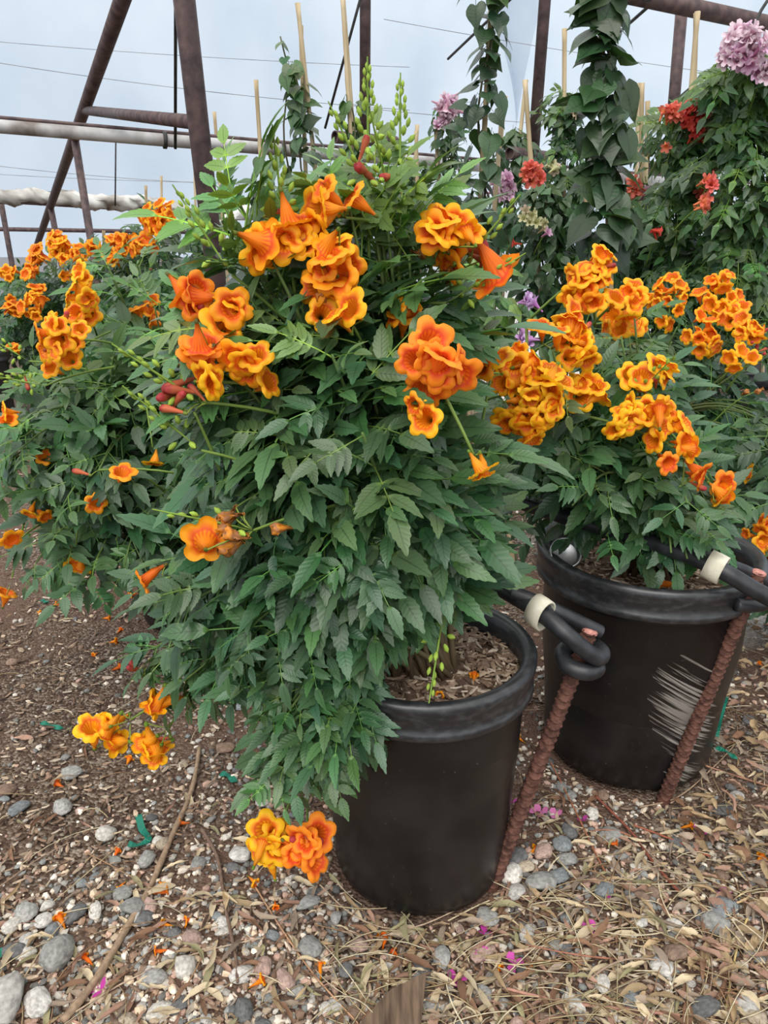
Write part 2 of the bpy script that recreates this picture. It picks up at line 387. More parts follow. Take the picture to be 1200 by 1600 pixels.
def hanging(pa, pb, Y, ta, tb, label):
    p = W(*pa, Y); q = W(*pb, Y); p = p + (p - q) * (1.3 if pa[1] < 0 else 0); root = tag(empty('hanging_post', q), label, 'post')
    V_, F_ = tube(np.stack([p, q]) - q, .025, 14); obj('upright', mesh_np('upright', V_, F_, M['pipe_rust']), root)
    a = W(*ta, Y - .12); b = W(*tb, Y + .12)
    # open pipe stub
    ax = nrm(b - a); ln = np.linalg.norm(b - a)
    Vs, Fs = lathe([(.0, .02), (.021, .02), (.021, 0), (.027, 0), (.027, ln), (.021, ln), (.021, ln - .02), (0, ln - .02)], 16)
    V_ = Vs @ zframe(ax).T + a - q; obj('stub_pipe', mesh_np('stub_pipe', V_, Fs, M['pipe_rust'], smooth=False), root)
hanging((571, -60), (570, 219), 3.9, (523, 214), (618, 222), 'vertical steel pipe with short cross stub above the main shrub')
hanging((856, -60), (833, 243), 3.7, (796, 239), (868, 248), 'vertical steel pipe with short cross stub between the heart-leaved vines')
hanging((1066, 5), (1044, 266), 3.7, (1008, 261), (1078, 270), 'vertical steel pipe beside the red-flowered climber')
tr_a = W(940, -18, 3.1); tr_b = W(1330, 66, 3.75); tr_b = tr_b + (tr_b - tr_a) * .6
root = tag(empty('roof_pipe', tr_a), 'thick brown roof pipe crossing the top right corner', 'pipe')
V_, F_ = tube(np.stack([np.zeros(3), tr_b - tr_a]), .031, 18); obj('pipe', mesh_np('pipe', V_, F_, M['pipe_rust']), root)
for px0, py0 in ((1168, 38), (1010, -2)):
    c = W(px0, py0, 3.4 if px0 > 1100 else 3.15) - tr_a; V_, F_ = tube(spline([c + [-.035, -.02, 0], c + [0, -.045, -.015], c + [.03, -.04, .04], c + [.075, -.03, .11]], 10), .006, 8); obj('strap', mesh_np('strap', V_, F_, M['wire']), root)
for (a, ya), (b, yb), lab in ((((275, -330), 2.9), ((274, 232), 3.6), 'thin vertical steel rod beside the thick leaning post'),
                              (((568, -20), 3.7), ((508, 200), 4.2), 'thin diagonal brace rod beside the bamboo canes'),
                              (((838, -40), 3.6), ((700, 92), 4.6), 'thin diagonal brace rod behind the heart-leaved vine'),
                              (((1140, 85), 3.5), ((1000, 205), 4.4), 'thin diagonal brace rod beside pink flowers at the top'),
                              (((1036, -10), 3.2), ((940, 75), 4.0), 'thin diagonal brace rod below the roof pipe end'),
                              (((181, 210), 7.0), ((180, 322), 7.2), 'thin rod above the bunched film roll')):
    pipe_thing('brace_rod', W(*a, ya), W(*b, yb), .013, M['wire'], lab, 'rod', 8)
for k, (a, b, Y, s) in enumerate((((-40, 92), (640, 172), 9.5, .05), ((-40, 255), (420, 290), 10.5, .04), ((-40, 62), (640, 105), 11., .03), ((560, 168), (1250, 210), 9.5, .05), ((-40, 270), (420, 286), 12., .03), ((600, 30), (1250, 132), 10., .03))):
    lab = ['black wire strung across the film at upper left', 'thin wire low across the film at left', 'faint high wire on the end wall film', 'wire crossing behind the climbing plants', 'lowest faint wire above the film roll', 'high wire at upper right behind the vines'][k]
    pipe_thing('support_wire', W(*a, Y), W(*b, Y * .96), .007, M['grey_wire'], lab, 'wire', 5, 20, s)

# ------------------------------------------------------------------ leaf, flower meshes
def leaflet(g, L, Wd, org, R, droop=.25, fold=.22, teeth=True, Nn=6, tint=1., base_idx=None, wave=0.):
    t = np.linspace(0, 1, Nn + 1)
    def w(t): return Wd * np.clip(np.sin(np.pi * np.clip(t, 0, 1) ** .74), 0, None) ** .95 * (1.04 - .12 * t)
    def bend(x, y, f):
        return np.stack([x * (1 - .12 * droop * (x / L)), y, f - droop * L * (x / L) ** 2 * .55], -1)
    cx = t * L; C_ = bend(cx, np.zeros_like(cx), wave * L * np.sin(t * 12) * .5)
    if teeth:
        te = []; we = []
        for i in range(Nn):
            te += [t[i], t[i] + .72 / Nn]; we += [w(t[i]) * .93, w(t[i] + .55 / Nn) * 1.07]
        te.append(1.); we.append(0.); te = np.array(te); we = np.array(we)
    else: te = t; we = w(t)
    k = 2 if teeth else 1
    Vl = [C_]; Tl = [np.stack([np.full(Nn + 1, .5), t], 1)]
    for s in (1, -1):
        Vl.append(bend(te * L, s * we * math.cos(fold), we * math.sin(fold) + wave * L * np.sin(te * 12 + 1.2))); Tl.append(np.stack([np.full(len(te), .5 + .5 * s), te], 1))
    ne = len(te); Fl = []
    for s in (0, 1):
        e0 = Nn + 1 + s * ne
        for i in range(Nn):
            q = [(i, e0 + k * i, e0 + k * i + 1), (i, e0 + k * i + k, i + 1)] if k == 1 else [(i, e0 + 2 * i, e0 + 2 * i + 1), (i, e0 + 2 * i + 1, i + 1), (i + 1, e0 + 2 * i + 1, e0 + 2 * i + 2)]
            for a, b, c in q: Fl.append((a, b, c) if s else (a, c, b))
    V_ = np.concatenate(Vl) @ R.T + org; F_ = np.array(Fl)
    if base_idx is not None:
        n0 = g.n; F2 = F_ + n0; F2[F_ == 0] = base_idx
        g.V.append(V_); g.F.append(F2); g.C.append(np.full((len(V_), 3), tint)); g.T.append(np.concatenate(Tl)); g.n += len(V_)
    else: g.add(V_, F_, (tint,) * 3, np.concatenate(Tl))
def pinnate(npair=3, seed=0, hires=True, slim=1., length=1.):
    r = random.Random(seed); g = Geo(); nr = 8
    x = np.linspace(0, .78, nr); curve = r.uniform(.08, .3); sw = r.uniform(-.08, .08)
    pts = np.stack([x, sw * x ** 2, -curve * x ** 2], 1); V_, F_ = tube(pts, np.linspace(.013, .008, nr), 3, False)
    g.add(V_, F_, (2.6, 2.3, 1.3))
    def at(u):
        i = min(int(u * (nr - 1)), nr - 1); return pts[i], i * 3
    tg = lambda u: nrm(np.array([1, 2 * sw * u * .78, -2 * curve * u * .78]))
    for k in range(npair):
        u = .36 + .60 * k / npair; u = round(u * (nr - 1)) / (nr - 1)
        for s in (1, -1):
            ang = math.radians(r.uniform(48, 66)) * s; p, bi = at(u); T = tg(u)
            Rb = frame(T, UP); d = Rb @ np.array([math.cos(ang), math.sin(ang), r.uniform(-.18, .05)])
            nn = nrm(UP + .35 * rvec_r(r) + np.array([0, -.2 * s, 0]))
            Ls = length * .40 * r.uniform(.85, 1.1) * (.82 + .3 * math.sin(math.pi * (k + .7) / (npair + .4)))
            leaflet(g, Ls, Ls * .178 * slim * r.uniform(.9, 1.12), p, frame(d, nn), r.uniform(.15, .5), r.uniform(.1, .34), hires, 6 if hires else 3, r.uniform(.82, 1.15), bi, r.choice((0, 0, .012)))
    p, bi = at(1.); leaflet(g, .46 * length, .46 * .178 * slim * length, p, frame(tg(1.), UP), r.uniform(.2, .5), .2, hires, 6 if hires else 3, 1.0, bi)
    return g.arrays()
def rvec_r(r):
    v = np.array([r.gauss(0, 1) for _ in range(3)]); return v / np.linalg.norm(v)
def simple_leaf(seed, heart=True):
    r = random.Random(seed); g = Geo(); nr = 4
    x = np.linspace(0, .3, nr); pts = np.stack([x, 0 * x, -.5 * x ** 2], 1); V_, F_ = tube(pts, .012, 3, False); g.add(V_, F_, (1.2, 1.2, .9))
    # cordate blade: outline sampled from base lobes to the pointed tip
    N_ = 9; th = np.linspace(0, 1, N_)
    out = np.array([(0, 0), (-.12, .12), (-.15, .24), (-.08, .36), (.06, .43), (.24, .42), (.42, .33), (.60, .20), (.78, .08), (.95, 0)]) if heart else \
        np.array([(0, 0), (.05, .14), (.14, .24), (.26, .30), (.38, .31), (.5, .28), (.62, .22), (.74, .15), (.86, .07), (1., 0)])
    cx = np.linspace(0, .95, len(out)); dr = r.uniform(.15, .45); fo = r.uniform(.1, .3); wv = r.uniform(0, .04)
    b = lambda p: np.stack([p[:, 0], p[:, 1], -dr * np.clip(p[:, 0], 0, 1) ** 2 + fo * np.abs(p[:, 1]) - .5 * p[:, 1] ** 2 + wv * np.sin(p[:, 0] * 9 + p[:, 1] * 14)], 1)
    Cc = np.stack([cx, 0 * cx], 1); m = len(out); Vs = [b(Cc)]; Ts = [np.stack([np.full(m, .5), cx], 1)]
    for s in (1, -1):
        mid = (out * [1, .5] + Cc * [1, .5] * 1.) * [.5, 1]; mid = np.stack([(out[:, 0] + cx) / 2, out[:, 1] / 2], 1)
        for q, u in ((mid, .25), (out, .5)):
            Vs.append(b(q * [1, s])); Ts.append(np.stack([np.full(m, .5 + u * s), cx], 1))
    Fl = []
    for s in (0, 1):
        rows = [0, m + s * 2 * m, m + s * 2 * m + m]
        for a, c in zip(rows[:-1], rows[1:]):
            for i in range(m - 1):
                q = [(a + i, c + i, c + i + 1), (a + i, c + i + 1, a + i + 1)]
                Fl += q if s else [(x_, z_, y_) for x_, y_, z_ in q]
    n0 = g.n; Vv = np.concatenate(Vs) + pts[-1]; F_ = np.array(Fl); F2 = F_ + n0; F2[F_ == 0] = (nr - 1) * 3
    g.V.append(Vv); g.F.append(F2); g.C.append(np.ones((len(Vv), 3))); g.T.append(np.concatenate(Ts)); g.n += len(Vv)
    return g.arrays()
class Kind:                                   # arrays + a shared mesh per variant
    def __init__(s, name, arrs, mat): s.a = arrs; s.me = [mesh_np(name, a[0], a[1], mat, a[2], a[3]) for a in arrs]
K_trumpet = Kind('leaf', [pinnate(2, 1), pinnate(3, 2), pinnate(3, 3), pinnate(3, 4, slim=1.1), pinnate(2, 5, slim=1.15, length=1.15), pinnate(4, 6), pinnate(1, 7, length=1.35), pinnate(3, 8, slim=.9)], M['leaf'])
K_trumpet_lo = Kind('leaf', [pinnate(2, 21, False), pinnate(3, 22, False), pinnate(3, 23, False, 1.1), pinnate(4, 24, False)], M['leaf'])
K_fine = Kind('leaf', [pinnate(3, 31, False, 1.0), pinnate(4, 32, False, 1.1), pinnate(3, 33, False, 1.3)], M['leaf'])
K_heart = Kind('leaf', [simple_leaf(k) for k in range(41, 46)], M['leaf'])
K_oval = Kind('leaf', [simple_leaf(k, False) for k in range(51, 55)], M['leaf'])

OR_EDGE = np.array([1.0, .49, .013]); OR_MID = np.array([.97, .335, .010]); OR_DEEP = np.array([.74, .10, .010]); OR_TUBE = np.array([.95, .32, .012])
def flower_mesh(seed, wide=1., narrow=False):
    r = random.Random(seed); seg = 45; g = Geo()
    th = np.arange(seg) * 2 * math.pi / seg
    lob = np.abs(np.cos(2.5 * th)) ** .42
    low = .5 + .5 * np.cos(th)                      # lower lobes larger
    prof = [(0, .035, 0), (.05, .06, 0), (.13, .065, 0), (.14, .05, 0), (.30, .085, 0), (.48, .15, .02), (.66, .215, .02), (.80, .25, .05), (.875, .275, .12), (.925, .315, .28), (.955, .385, .6), (.955, .47, .9), (.93, .545, 1.), (.89, .59, 1.)]
    V_ = []; C_ = []
    rl = [r.uniform(.85, 1.12) for _ in range(5)]; cl = [r.uniform(-.10, .16) for _ in range(5)]
    idx = np.round(th / (2 * math.pi / 5)).astype(int) % 5
    rlv = np.array(rl)[idx]; clv = np.array(cl)[idx]
    for z, rad, a in prof:
        rr = rad * ((1 - a * .48) + a * .48 * lob * rlv * 1.05) * (1 + .10 * a * low) * (wide if z > .6 else 1)
        ruff = a * .018 * np.sin(th * 11 + seed)
        zz = z + ruff + a * clv * .6 * (rad - .3) - a * .05 * (1 - lob)
        V_.append(np.stack([rr * np.cos(th), rr * np.sin(th) * (.85 if z < .85 else 1), zz], 1))
        if z < .135: c = np.tile(np.array([.16, .24, .03]), (seg, 1))
        elif a < .04: c = np.tile(OR_TUBE * (1.0 - .25 * (z < .4)), (seg, 1)); c = c * (1 - .12 * (np.arange(seg) % 3 == 0))[:, None]
        elif a < .2:
            st = (np.arange(seg) % 3 != 0)[:, None]; c = np.where(st, OR_MID * .95, OR_DEEP)
        elif a < .4: c = np.tile(OR_DEEP, (seg, 1))
        elif a < .7: c = np.tile(OR_DEEP * .3 + OR_MID * .7, (seg, 1))
        elif a < .9: c = np.tile(OR_MID * .5 + OR_EDGE * .5, (seg, 1))
        else: c = np.tile(OR_EDGE, (seg, 1))
        C_.append(c)
    F_ = []
    for i in range(len(prof) - 1):
        for k in range(seg):
            a0 = i * seg + k; a1 = i * seg + (k + 1) % seg; F_ += [(a0, a1, a1 + seg), (a0, a1 + seg, a0 + seg)]
    V_ = np.concatenate(V_)
    b = r.uniform(.05, .22); V_[:, 0] += b * V_[:, 2] ** 2                      # tube bows
    V_ += .003 * np.random.default_rng(seed).normal(size=V_.shape)
    return mesh_np('flower', V_, F_, M['petal'], np.concatenate(C_))
FLOW = [flower_mesh(s, w) for s, w in ((1, 1), (2, 1.08), (3, .95), (4, 1.0), (5, .72))]
def bud_mesh(seed):
    prof = [(0, .03), (.06, .06), (.14, .065), (.15, .045), (.35, .065), (.6, .10), (.8, .135), (.92, .125), (1., .08), (1.02, 0.001)]
    V_, F_ = lathe([(r_, z) for z, r_ in prof], 14); z = V_[:, 2]; a = np.arctan2(V_[:, 1], V_[:, 0])
    V_[:, :2] *= (1 + .10 * np.sin(a * 5) * (z > .6))[:, None]; V_[:, 0] += .1 * z ** 2
    C_ = np.where((z < .145)[:, None], np.array([.18, .24, .04]), np.where((z > .82)[:, None], np.array([.48, .055, .06]), np.array([.60, .15, .07])))
    return mesh_np('bud', V_, F_, M['petal'], C_)
BUD = [bud_mesh(0)]
def wither_mesh(seed):
    q = np.random.default_rng(seed); V_, F_ = lathe([(.03, 0), (.06, .1), (.07, .3), (.13, .5), (.2, .62), (.24, .75), (.16, .85), (.05, .8)], 12)
    V_ += .04 * q.normal(size=V_.shape); C_ = np.where((V_[:, 2] < .3)[:, None], np.array([.55, .22, .05]), np.where((q.random(len(V_)) > .5)[:, None], np.array([.42, .19, .09]), np.array([.8, .30, .03])))
    return mesh_np('withered_flower', V_, F_, M['petal'], C_)
WITH = [wither_mesh(3), wither_mesh(4)]

# ------------------------------------------------------------------ shrubs
GREEN_D = np.array([.032, .086, .038]); GREEN_M = np.array([.074, .168, .070]); GREEN_Y = np.array([.165, .300, .055])
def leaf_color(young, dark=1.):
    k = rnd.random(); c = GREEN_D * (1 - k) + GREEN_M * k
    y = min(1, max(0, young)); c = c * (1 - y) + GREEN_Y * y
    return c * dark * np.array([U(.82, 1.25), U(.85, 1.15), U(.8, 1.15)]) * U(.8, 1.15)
def split_visible(items, cap, cell=14):
    """items: (pos, dir, size). Which ones show largest to the camera."""
    best = {}; cells = []
    for k, (p, R, s) in enumerate(items):
        cs = []
        for u in (.3, .5, .7, .9, 1.1):
            for v in (-.25, 0, .25):
                q = p + R[:, 0] * u * s + R[:, 1] * v * s - R[:, 2] * .2 * u * u * s
                a, b, d = proj(q)
                if 0 <= a < 1200 and 0 <= b < 1600:
                    c = (int(a / cell), int(b / cell)); cs.append((c, d))
                    if c not in best or d < best[c][0]: best[c] = (d, k)
        cells.append(cs)
    sc_ = [(sum(1 for c, d in cs if d < best[c][0] + .03), k) for k, cs in enumerate(cells)]
    sc_.sort(key=lambda t: (-t[0], t[1])); return set(k for s, k in sc_[:cap] if s > 0)
def place_leaves(root, kind, items, cols, cap, lo_kind=None):
    loc = np.array(root.location); keep = split_visible(items, cap); g = Geo()
    for k, (p, R, s) in enumerate(items):
        if k in keep:
            v = k % len(kind.me); obj('leaf', kind.me[v], root, mat4(R, s, p - loc), cols[k])
        else:
            kk = lo_kind or kind; a = kk.a[k % len(kk.a)]
            g.add((a[0] * s) @ R.T + p - loc, a[1], a[2] * cols[k], a[3])
    if g.n:
        o = obj('foliage', g.mesh('foliage', M['leaf']), root); o['kind'] = 'stuff'
def px_m(px, p): return px * depth(p) / FPX
def shrub(name, label, base, blobs, clusters, leaf_s=.15, clear=(), cap=300, kind=None, lo=None, dark=1., group=None, stem_r=.005, cat='shrub', young_top=.7, camera_bias=.55, pairs=6):
    """blobs: (px, py, Y, rx_px, rz_px, ry_m, branches, youngness)"""
    kind = kind or K_trumpet; root = tag(empty(name, base), label, cat, group); base = np.asarray(base, float); items = []; cols = []
    stems = []
    for (bx, by, Y, rx, rz, ry, nb, young) in blobs:
        c = W(bx, by, Y); rx_m = px_m(rx, c); rz_m = px_m(rz, c); ls = leaf_s * (.70 if by > 1000 else .84 if by > 900 else 1.)   # younger, smaller leaves on the low trailing shoots
        nb = int(nb * (1.5 if by > 1000 else 1.25 if by > 900 else 1.))
        for b in range(nb):
            d = rvec()
            if rnd.random() < camera_bias and d[1] > 0: d[1] *= -1
            rr = U(.55, 1.0); tip = c + d * np.array([rx_m, ry, rz_m]) * rr
            tip[2] = max(tip[2], .05)
            hd = np.linalg.norm((tip - base)[:2]); mid = base * .55 + tip * .45; mid[2] = max(base[2], tip[2]) * .75 + base[2] * .1 + .12 + .25 * hd * (1 if tip[2] < base[2] + .3 else .3)
            if tip[2] > base[2] + .35: mid[2] = base[2] + (tip[2] - base[2]) * .6
            st = base + np.array([U(-.05, .05), U(-.05, .05), 0]); P_ = bez(st, mid, tip, 14); stems.append(P_)
            seglen = np.cumsum(np.r_[0, np.linalg.norm(np.diff(P_, axis=0), axis=1)]); tot = seglen[-1]
            step = ls * .42; ang0 = U(0, 3.1); npair = min(pairs, int(tot * .75 / step))
            for k in range(npair):
                s_ = tot - k * step * U(.85, 1.15) - .005; i = min(np.searchsorted(seglen, s_), 13); i = max(i, 1)
                f = (s_ - seglen[i - 1]) / max(seglen[i] - seglen[i - 1], 1e-6); p = P_[i - 1] * (1 - f) + P_[i] * f; T = nrm(P_[i] - P_[i - 1])
                ang0 += math.pi / 2 + U(-.4, .4)
                Rz = zframe(T); outw = nrm((p - base) * np.array([1, 1, .25]) + np.array([0, -.15, 0]))
                for sg in (0, math.pi):
                    side = Rz @ np.array([math.cos(ang0 + sg), math.sin(ang0 + sg), 0])
                    yk = max(0, 1 - k / 2.5) * young
                    dr_ = nrm(T * (.45 + .5 * yk) + side * .8 + outw * .25 + UP * (-.35 + .5 * yk) + .15 * rvec())
                    nn = nrm(UP * .75 + outw * .75 + .35 * rvec())
                    sz = ls * U(.78, 1.15) * (.62 + .38 * min(1, k / 1.5))
                    if p[2] + dr_[2] * sz < .015: dr_[2] = (.02 - p[2]) / sz; dr_ = nrm(dr_)
                    items.append((p, frame(dr_, nn), sz)); cols.append(leaf_color(yk * .8 * U(.5, 1.2), dark))
    caps = []
    for cl in clusters:                              # blooms stand clear of the leaves, at the outside of the shrub
        c = W(*cl[:3]); caps.append((c, nrm(np.array([0, 0, CAMH]) - c), px_m(cl[3], c) * .85 + .006, .22))
    for (a, b, Y, r_) in clear:
        c = W(a, b, Y); caps.append((c, nrm(np.array([0, 0, CAMH]) - c), px_m(r_, c), .5))
    ok = []
    for k, (p, R, s) in enumerate(items):
        Q = p + np.outer([.35, .6, .85, 1.1, .6, .6], R[:, 0]) * s + np.outer([0, 0, 0, 0, .2, -.2], R[:, 1]) * s - np.outer(np.array([.12, .36, .7, 1.2, .36, .36]) * .2, R[:, 2]) * s
        good = True
        for c, d, r_, ln in caps:
            t = np.clip((Q - c) @ d, 0, ln); dist = np.linalg.norm(Q - c - np.outer(t, d), axis=1)
            if (dist < r_).any(): good = False; break
        if good: ok.append(k)
    items = [items[k] for k in ok]; cols = [cols[k] for k in ok]
    place_leaves(root, kind, items, cols, cap, lo)
    for P_ in stems:
        V_, F_ = tube(P_ - base, np.linspace(stem_r, stem_r * .35, len(P_)), 5); t = np.repeat(np.linspace(0, 1, len(P_)), 5)
        C_ = np.outer(1 - t, [.13, .085, .05]) + np.outer(t, [.10, .17, .045]); C_ = np.concatenate([C_, C_[:1], C_[-1:]])
        obj('stem', mesh_np('stem', V_, F_, M['stem'], C_), root, None, (1, 1, 1))
    for c in clusters: cluster(root, *c)
    return root
TINT = {'o': (1, 1, 1), 'y': (1.0, 1.12, 1.1), 'r': (1.0, .62, 1.4), 'd': (.9, .72, .8)}
def cluster(root, px, py, Y, rpx, nf, nb=0, axis=None, tint='o', wither=0, size=.039, green=0, meshes=None):
    loc = np.array(root.location); c = W(px, py, Y); R_ = max(px_m(rpx, c), .004)
    ax = nrm(np.array([U(-.5, .5), -1, U(.1, .75)]) if axis is None else np.asarray(axis, float))
    Fz = zframe(ax); hub = c - ax * (size * .75 + R_ * .25); dn = 0 if axis is not None else -.05
    start = hub - ax * .10 + UP * dn if axis is None else hub - ax * .14
    g = Geo(); stalk = bez(start - loc, (start + hub) / 2 - loc + UP * .01, hub - loc, 6); V_, F_ = tube(stalk, np.linspace(.0026, .0018, 6), 5)
    g.add(V_, F_, (.16, .25, .05)); tipi = 6 * 5 + 1; kids = []
    nf = nf if nf < 3 else int(round(nf * 1.35)); tot = nf + nb + wither
    for k in range(tot):
        rho = math.sqrt((k + .5) / tot) * .92; a = k * 2.399 + U(-.4, .4); lat = (Fz[:, 0] * math.cos(a) + Fz[:, 1] * math.sin(a)) * rho * R_ if tot > 1 else 0 * ax
        lat = lat * 1.18; tgt = c + lat + ax * (R_ * .35 * (1 - rho ** 2)) + ax * U(-.3, .3) * R_
        d = nrm(tgt - hub + ax * .35 * size + (.30 if rnd.random() < .7 else .75) * rvec() * size * 3 + lat * .6); isb = k >= nf
        s = size * U(.86, 1.12) * (.85 if (isb and k < nf + nb) else 1)
        if isb and k >= nf + nb: s *= .8
        p0 = tgt - d * s
        me = rnd.choice(meshes or FLOW) if not isb else (BUD[0] if k < nf + nb else rnd.choice(WITH))
        Rm = zframe(d) @ rotz(U(0, 6.28)); tc = np.array(TINT[tint]) * U(.9, 1.06) if not isb else np.ones(3) * U(.8, 1.1)
        if not isb and tint == 'o' and rnd.random() < .3: tc = tc * np.array([1, .8, 1])
        kids.append((['flower', 'bud', 'withered_flower'][0 if not isb else 1 if k < nf + nb else 2], me, mat4(Rm, s, p0 - loc), tc))
        n = 4; P_ = bez(hub - loc, (hub * .5 + p0 * .5) - loc + ax * .005, p0 + d * s * .02 - loc, n); V_, F_ = tube(P_, .0011, 4, False)
        k0 = g.n; F2 = F_ + k0; F2[F_ < 4] = tipi; g.V.append(V_); g.F.append(F2); g.C.append(np.tile([.22, .30, .05], (len(V_), 1))); g.T.append(np.zeros((len(V_), 2))); g.n += len(V_)
    for k in range(green):
        a = k * 2.4; z = k / max(green, 1); d = nrm(ax + .5 * UP); p = hub - loc + d * (.02 + .085 * z) + (Fz[:, 0] * math.cos(a) + Fz[:, 1] * math.sin(a)) * .011 * (1.2 - z)
        Vb, Fb = lathe([(.0005, 0), (.0028, .003), (.0034, .008), (.0005, .0125)], 6); Vb = Vb @ zframe(nrm(d + .6 * (p - hub + loc - d * .06) / .02)).T * (1.15 - .5 * z) + p; g.add(Vb, Fb, np.array([.26, .38, .05]) * U(.8, 1.2))
    if green:
        d = nrm(ax + .5 * UP); P_ = np.stack([hub - loc + d * t for t in (0, .04, .08, .115)]); V_, F_ = tube(P_, np.linspace(.002, .0008, 4), 4, False)
        k0 = g.n; F2 = F_ + k0; F2[F_ < 4] = tipi; g.V.append(V_); g.F.append(F2); g.C.append(np.tile([.2, .32, .05], (len(V_), 1))); g.T.append(np.zeros((len(V_), 2))); g.n += len(V_)
    st = obj('flower_cluster', g.mesh('flower_cluster', M['stem'], True), root, None, (1, 1, 1))
    for nm, me, m_, tc in kids: obj(nm, me, st, m_, tuple(tc))

# ------------------------------------------------------------------ pots
def pot(name, label, c, rb, rr, h, tilt=0., scrape=None, seg=72, soil=True, group=None, dusty=.4):
    root = tag(empty(name, (c[0], c[1], 0)), label, 'plant pot', group); root.rotation_euler = (0, tilt, 0)
    mt = pot_material(name + '_plastic', scrape, dusty); rt = rb + (rr * .93 - rb)
    body = [(0.001, .0), (rb * .90, .0), (rb * .97, .006), (rb, .02)]
    for k in range(1, 12): u = k / 11; body.append((rb + (rt - rb) * u, .02 + (h - .02) * u))
    body += [(rt - .004, h), (rt - .006, h * .6), (rb - .004, .05), (.001, .045)]
    V_, F_ = lathe(body, seg); obj('pot_body', mesh_np('pot_body', V_, F_, mt), root)
    lip = [(rt - .002, h - .062), (rr - .006, h - .060), (rr - .002, h - .056), (rr - .003, h - .046), (rr - .005, h - .044), (rr - .004, h - .03), (rr, h - .012), (rr, h - .003), (rr - .004, h + .002), (rr - .012, h + .003), (rt - .010, h - .003), (rt - .012, h - .03), (rt - .008, h - .060), (rt - .002, h - .062)]
    V_, F_ = lathe(lip, seg); obj('pot_rim', mesh_np('pot_rim', V_, F_, M['pot_rim']), root)
    return root
def chip(g, p, R, L, w, th, colr, curl=0.):
    x = np.array([-.5, 0, .5]) * L; V_ = []
    for i, a in enumerate(x):
        ww = w * (.55, 1, .45)[i]; z = curl * (a / L) ** 2 * L
        V_ += [(a, -ww / 2, z), (a, ww / 2, z), (a, 0, z + th)]
    F_ = [(0, 3, 5), (0, 5, 2), (1, 2, 5), (1, 5, 4), (3, 6, 8), (3, 8, 5), (4, 5, 8), (4, 8, 7), (0, 2, 1), (6, 7, 8)]
    g.add(np.array(V_) @ R.T + p, F_, colr)
BARK = [(.28, .20, .14), (.17, .11, .075), (.38, .29, .21), (.11, .07, .05), (.46, .38, .30), (.22, .15, .11)]
def potting(name, label, c, r, z, n, seed):
    g = Geo(); q = np.random.default_rng(seed)
    V_, F_ = lathe([(.0001, z + .012), (r * .3, z + .010), (r * .6, z + .004), (r * .9, z - .002), (r, z - .01)], 40); V_[:, :2] += c[:2]; V_[:, 2] += q.normal(size=len(V_)) * .003
    g.add(V_, F_, (.10, .065, .045))
    for k in range(n):
        a = q.uniform(0, 6.28); rr = r * .97 * math.sqrt(q.uniform()); p = np.array([c[0] + rr * math.cos(a), c[1] + rr * math.sin(a), z + .012 * (1 - rr / r) + q.uniform(-.002, .006)])
        L = q.uniform(.008, .03); chip(g, p, rotz(q.uniform(0, 6.28)) @ rotx(q.uniform(-.4, .4)), L, L * q.uniform(.2, .5), .002, np.array(BARK[q.integers(6)]) * q.uniform(.8, 1.3), q.uniform(-.3, .3))
    o = obj(name, g.mesh(name, M['bark'], False), None, None, (1, 1, 1)); return tag(o, label, 'mulch', kind='stuff')
P1 = np.array([.062, 1.046]); P2 = np.array([.512, 1.355])
pot('plant_pot', 'black plastic pot nearest the camera holding the big orange-flowered shrub', P1, .147, .176, .408)
pot('plant_pot', 'wide black plastic pot with pale scrape marks and hose across it', P2, .168, .212, .446, 0, [(.040, -.15, .20, .075, .13), (.06, -.14, .04, .05, .03)])
potting('potting_mulch', 'brown bark mulch filling the nearest black pot', P1, .158, .368, 1500, 5)
potting('potting_mulch', 'bark mulch and dry twigs in the scraped black pot', P2, .19, .385, 1300, 6)
P3 = W(310, 960, 1.95); pot('plant_pot', 'black pot hidden in shade under the left shrub', P3, .15, .18, .40)
P4 = W(1160, 640, 2.55); pot('plant_pot', 'black pot behind the scraped pot at right, under drip pipe', P4, .20, .25, .55)
P5 = W(1110, 560, 3.15); pot('plant_pot', 'farther black pot with pale rim glimpsed below orange blooms', P5, .20, .25, .57)
P6 = W(-42, 590, 4.4); pot('plant_pot', 'black pot at the far left edge beside the path', P6, .19, .215, .42)
P7 = W(95, 600, 5.2); pot('plant_pot', 'dark pot under the far left orange shrub', P7, .17, .20, .40)
P8 = W(235, 560, 4.0); pot('plant_pot', 'dark pot under the upright shrub behind the leaning post', P8, .17, .20, .40)
P9 = W(985, 560, 1.95) + np.array([.10, .25, 0]); pot('plant_pot', 'dark pot mostly hidden behind the scraped pot shrub', P9, .16, .19, .40)
for q_, zz in ((P4, .50), (P5, .52)): potting('potting_mulch', 'pale mulch in the pot behind the scraped pot' if q_ is P4 else 'mulch in the farther pot at right', q_, .222, zz, 250, 9)

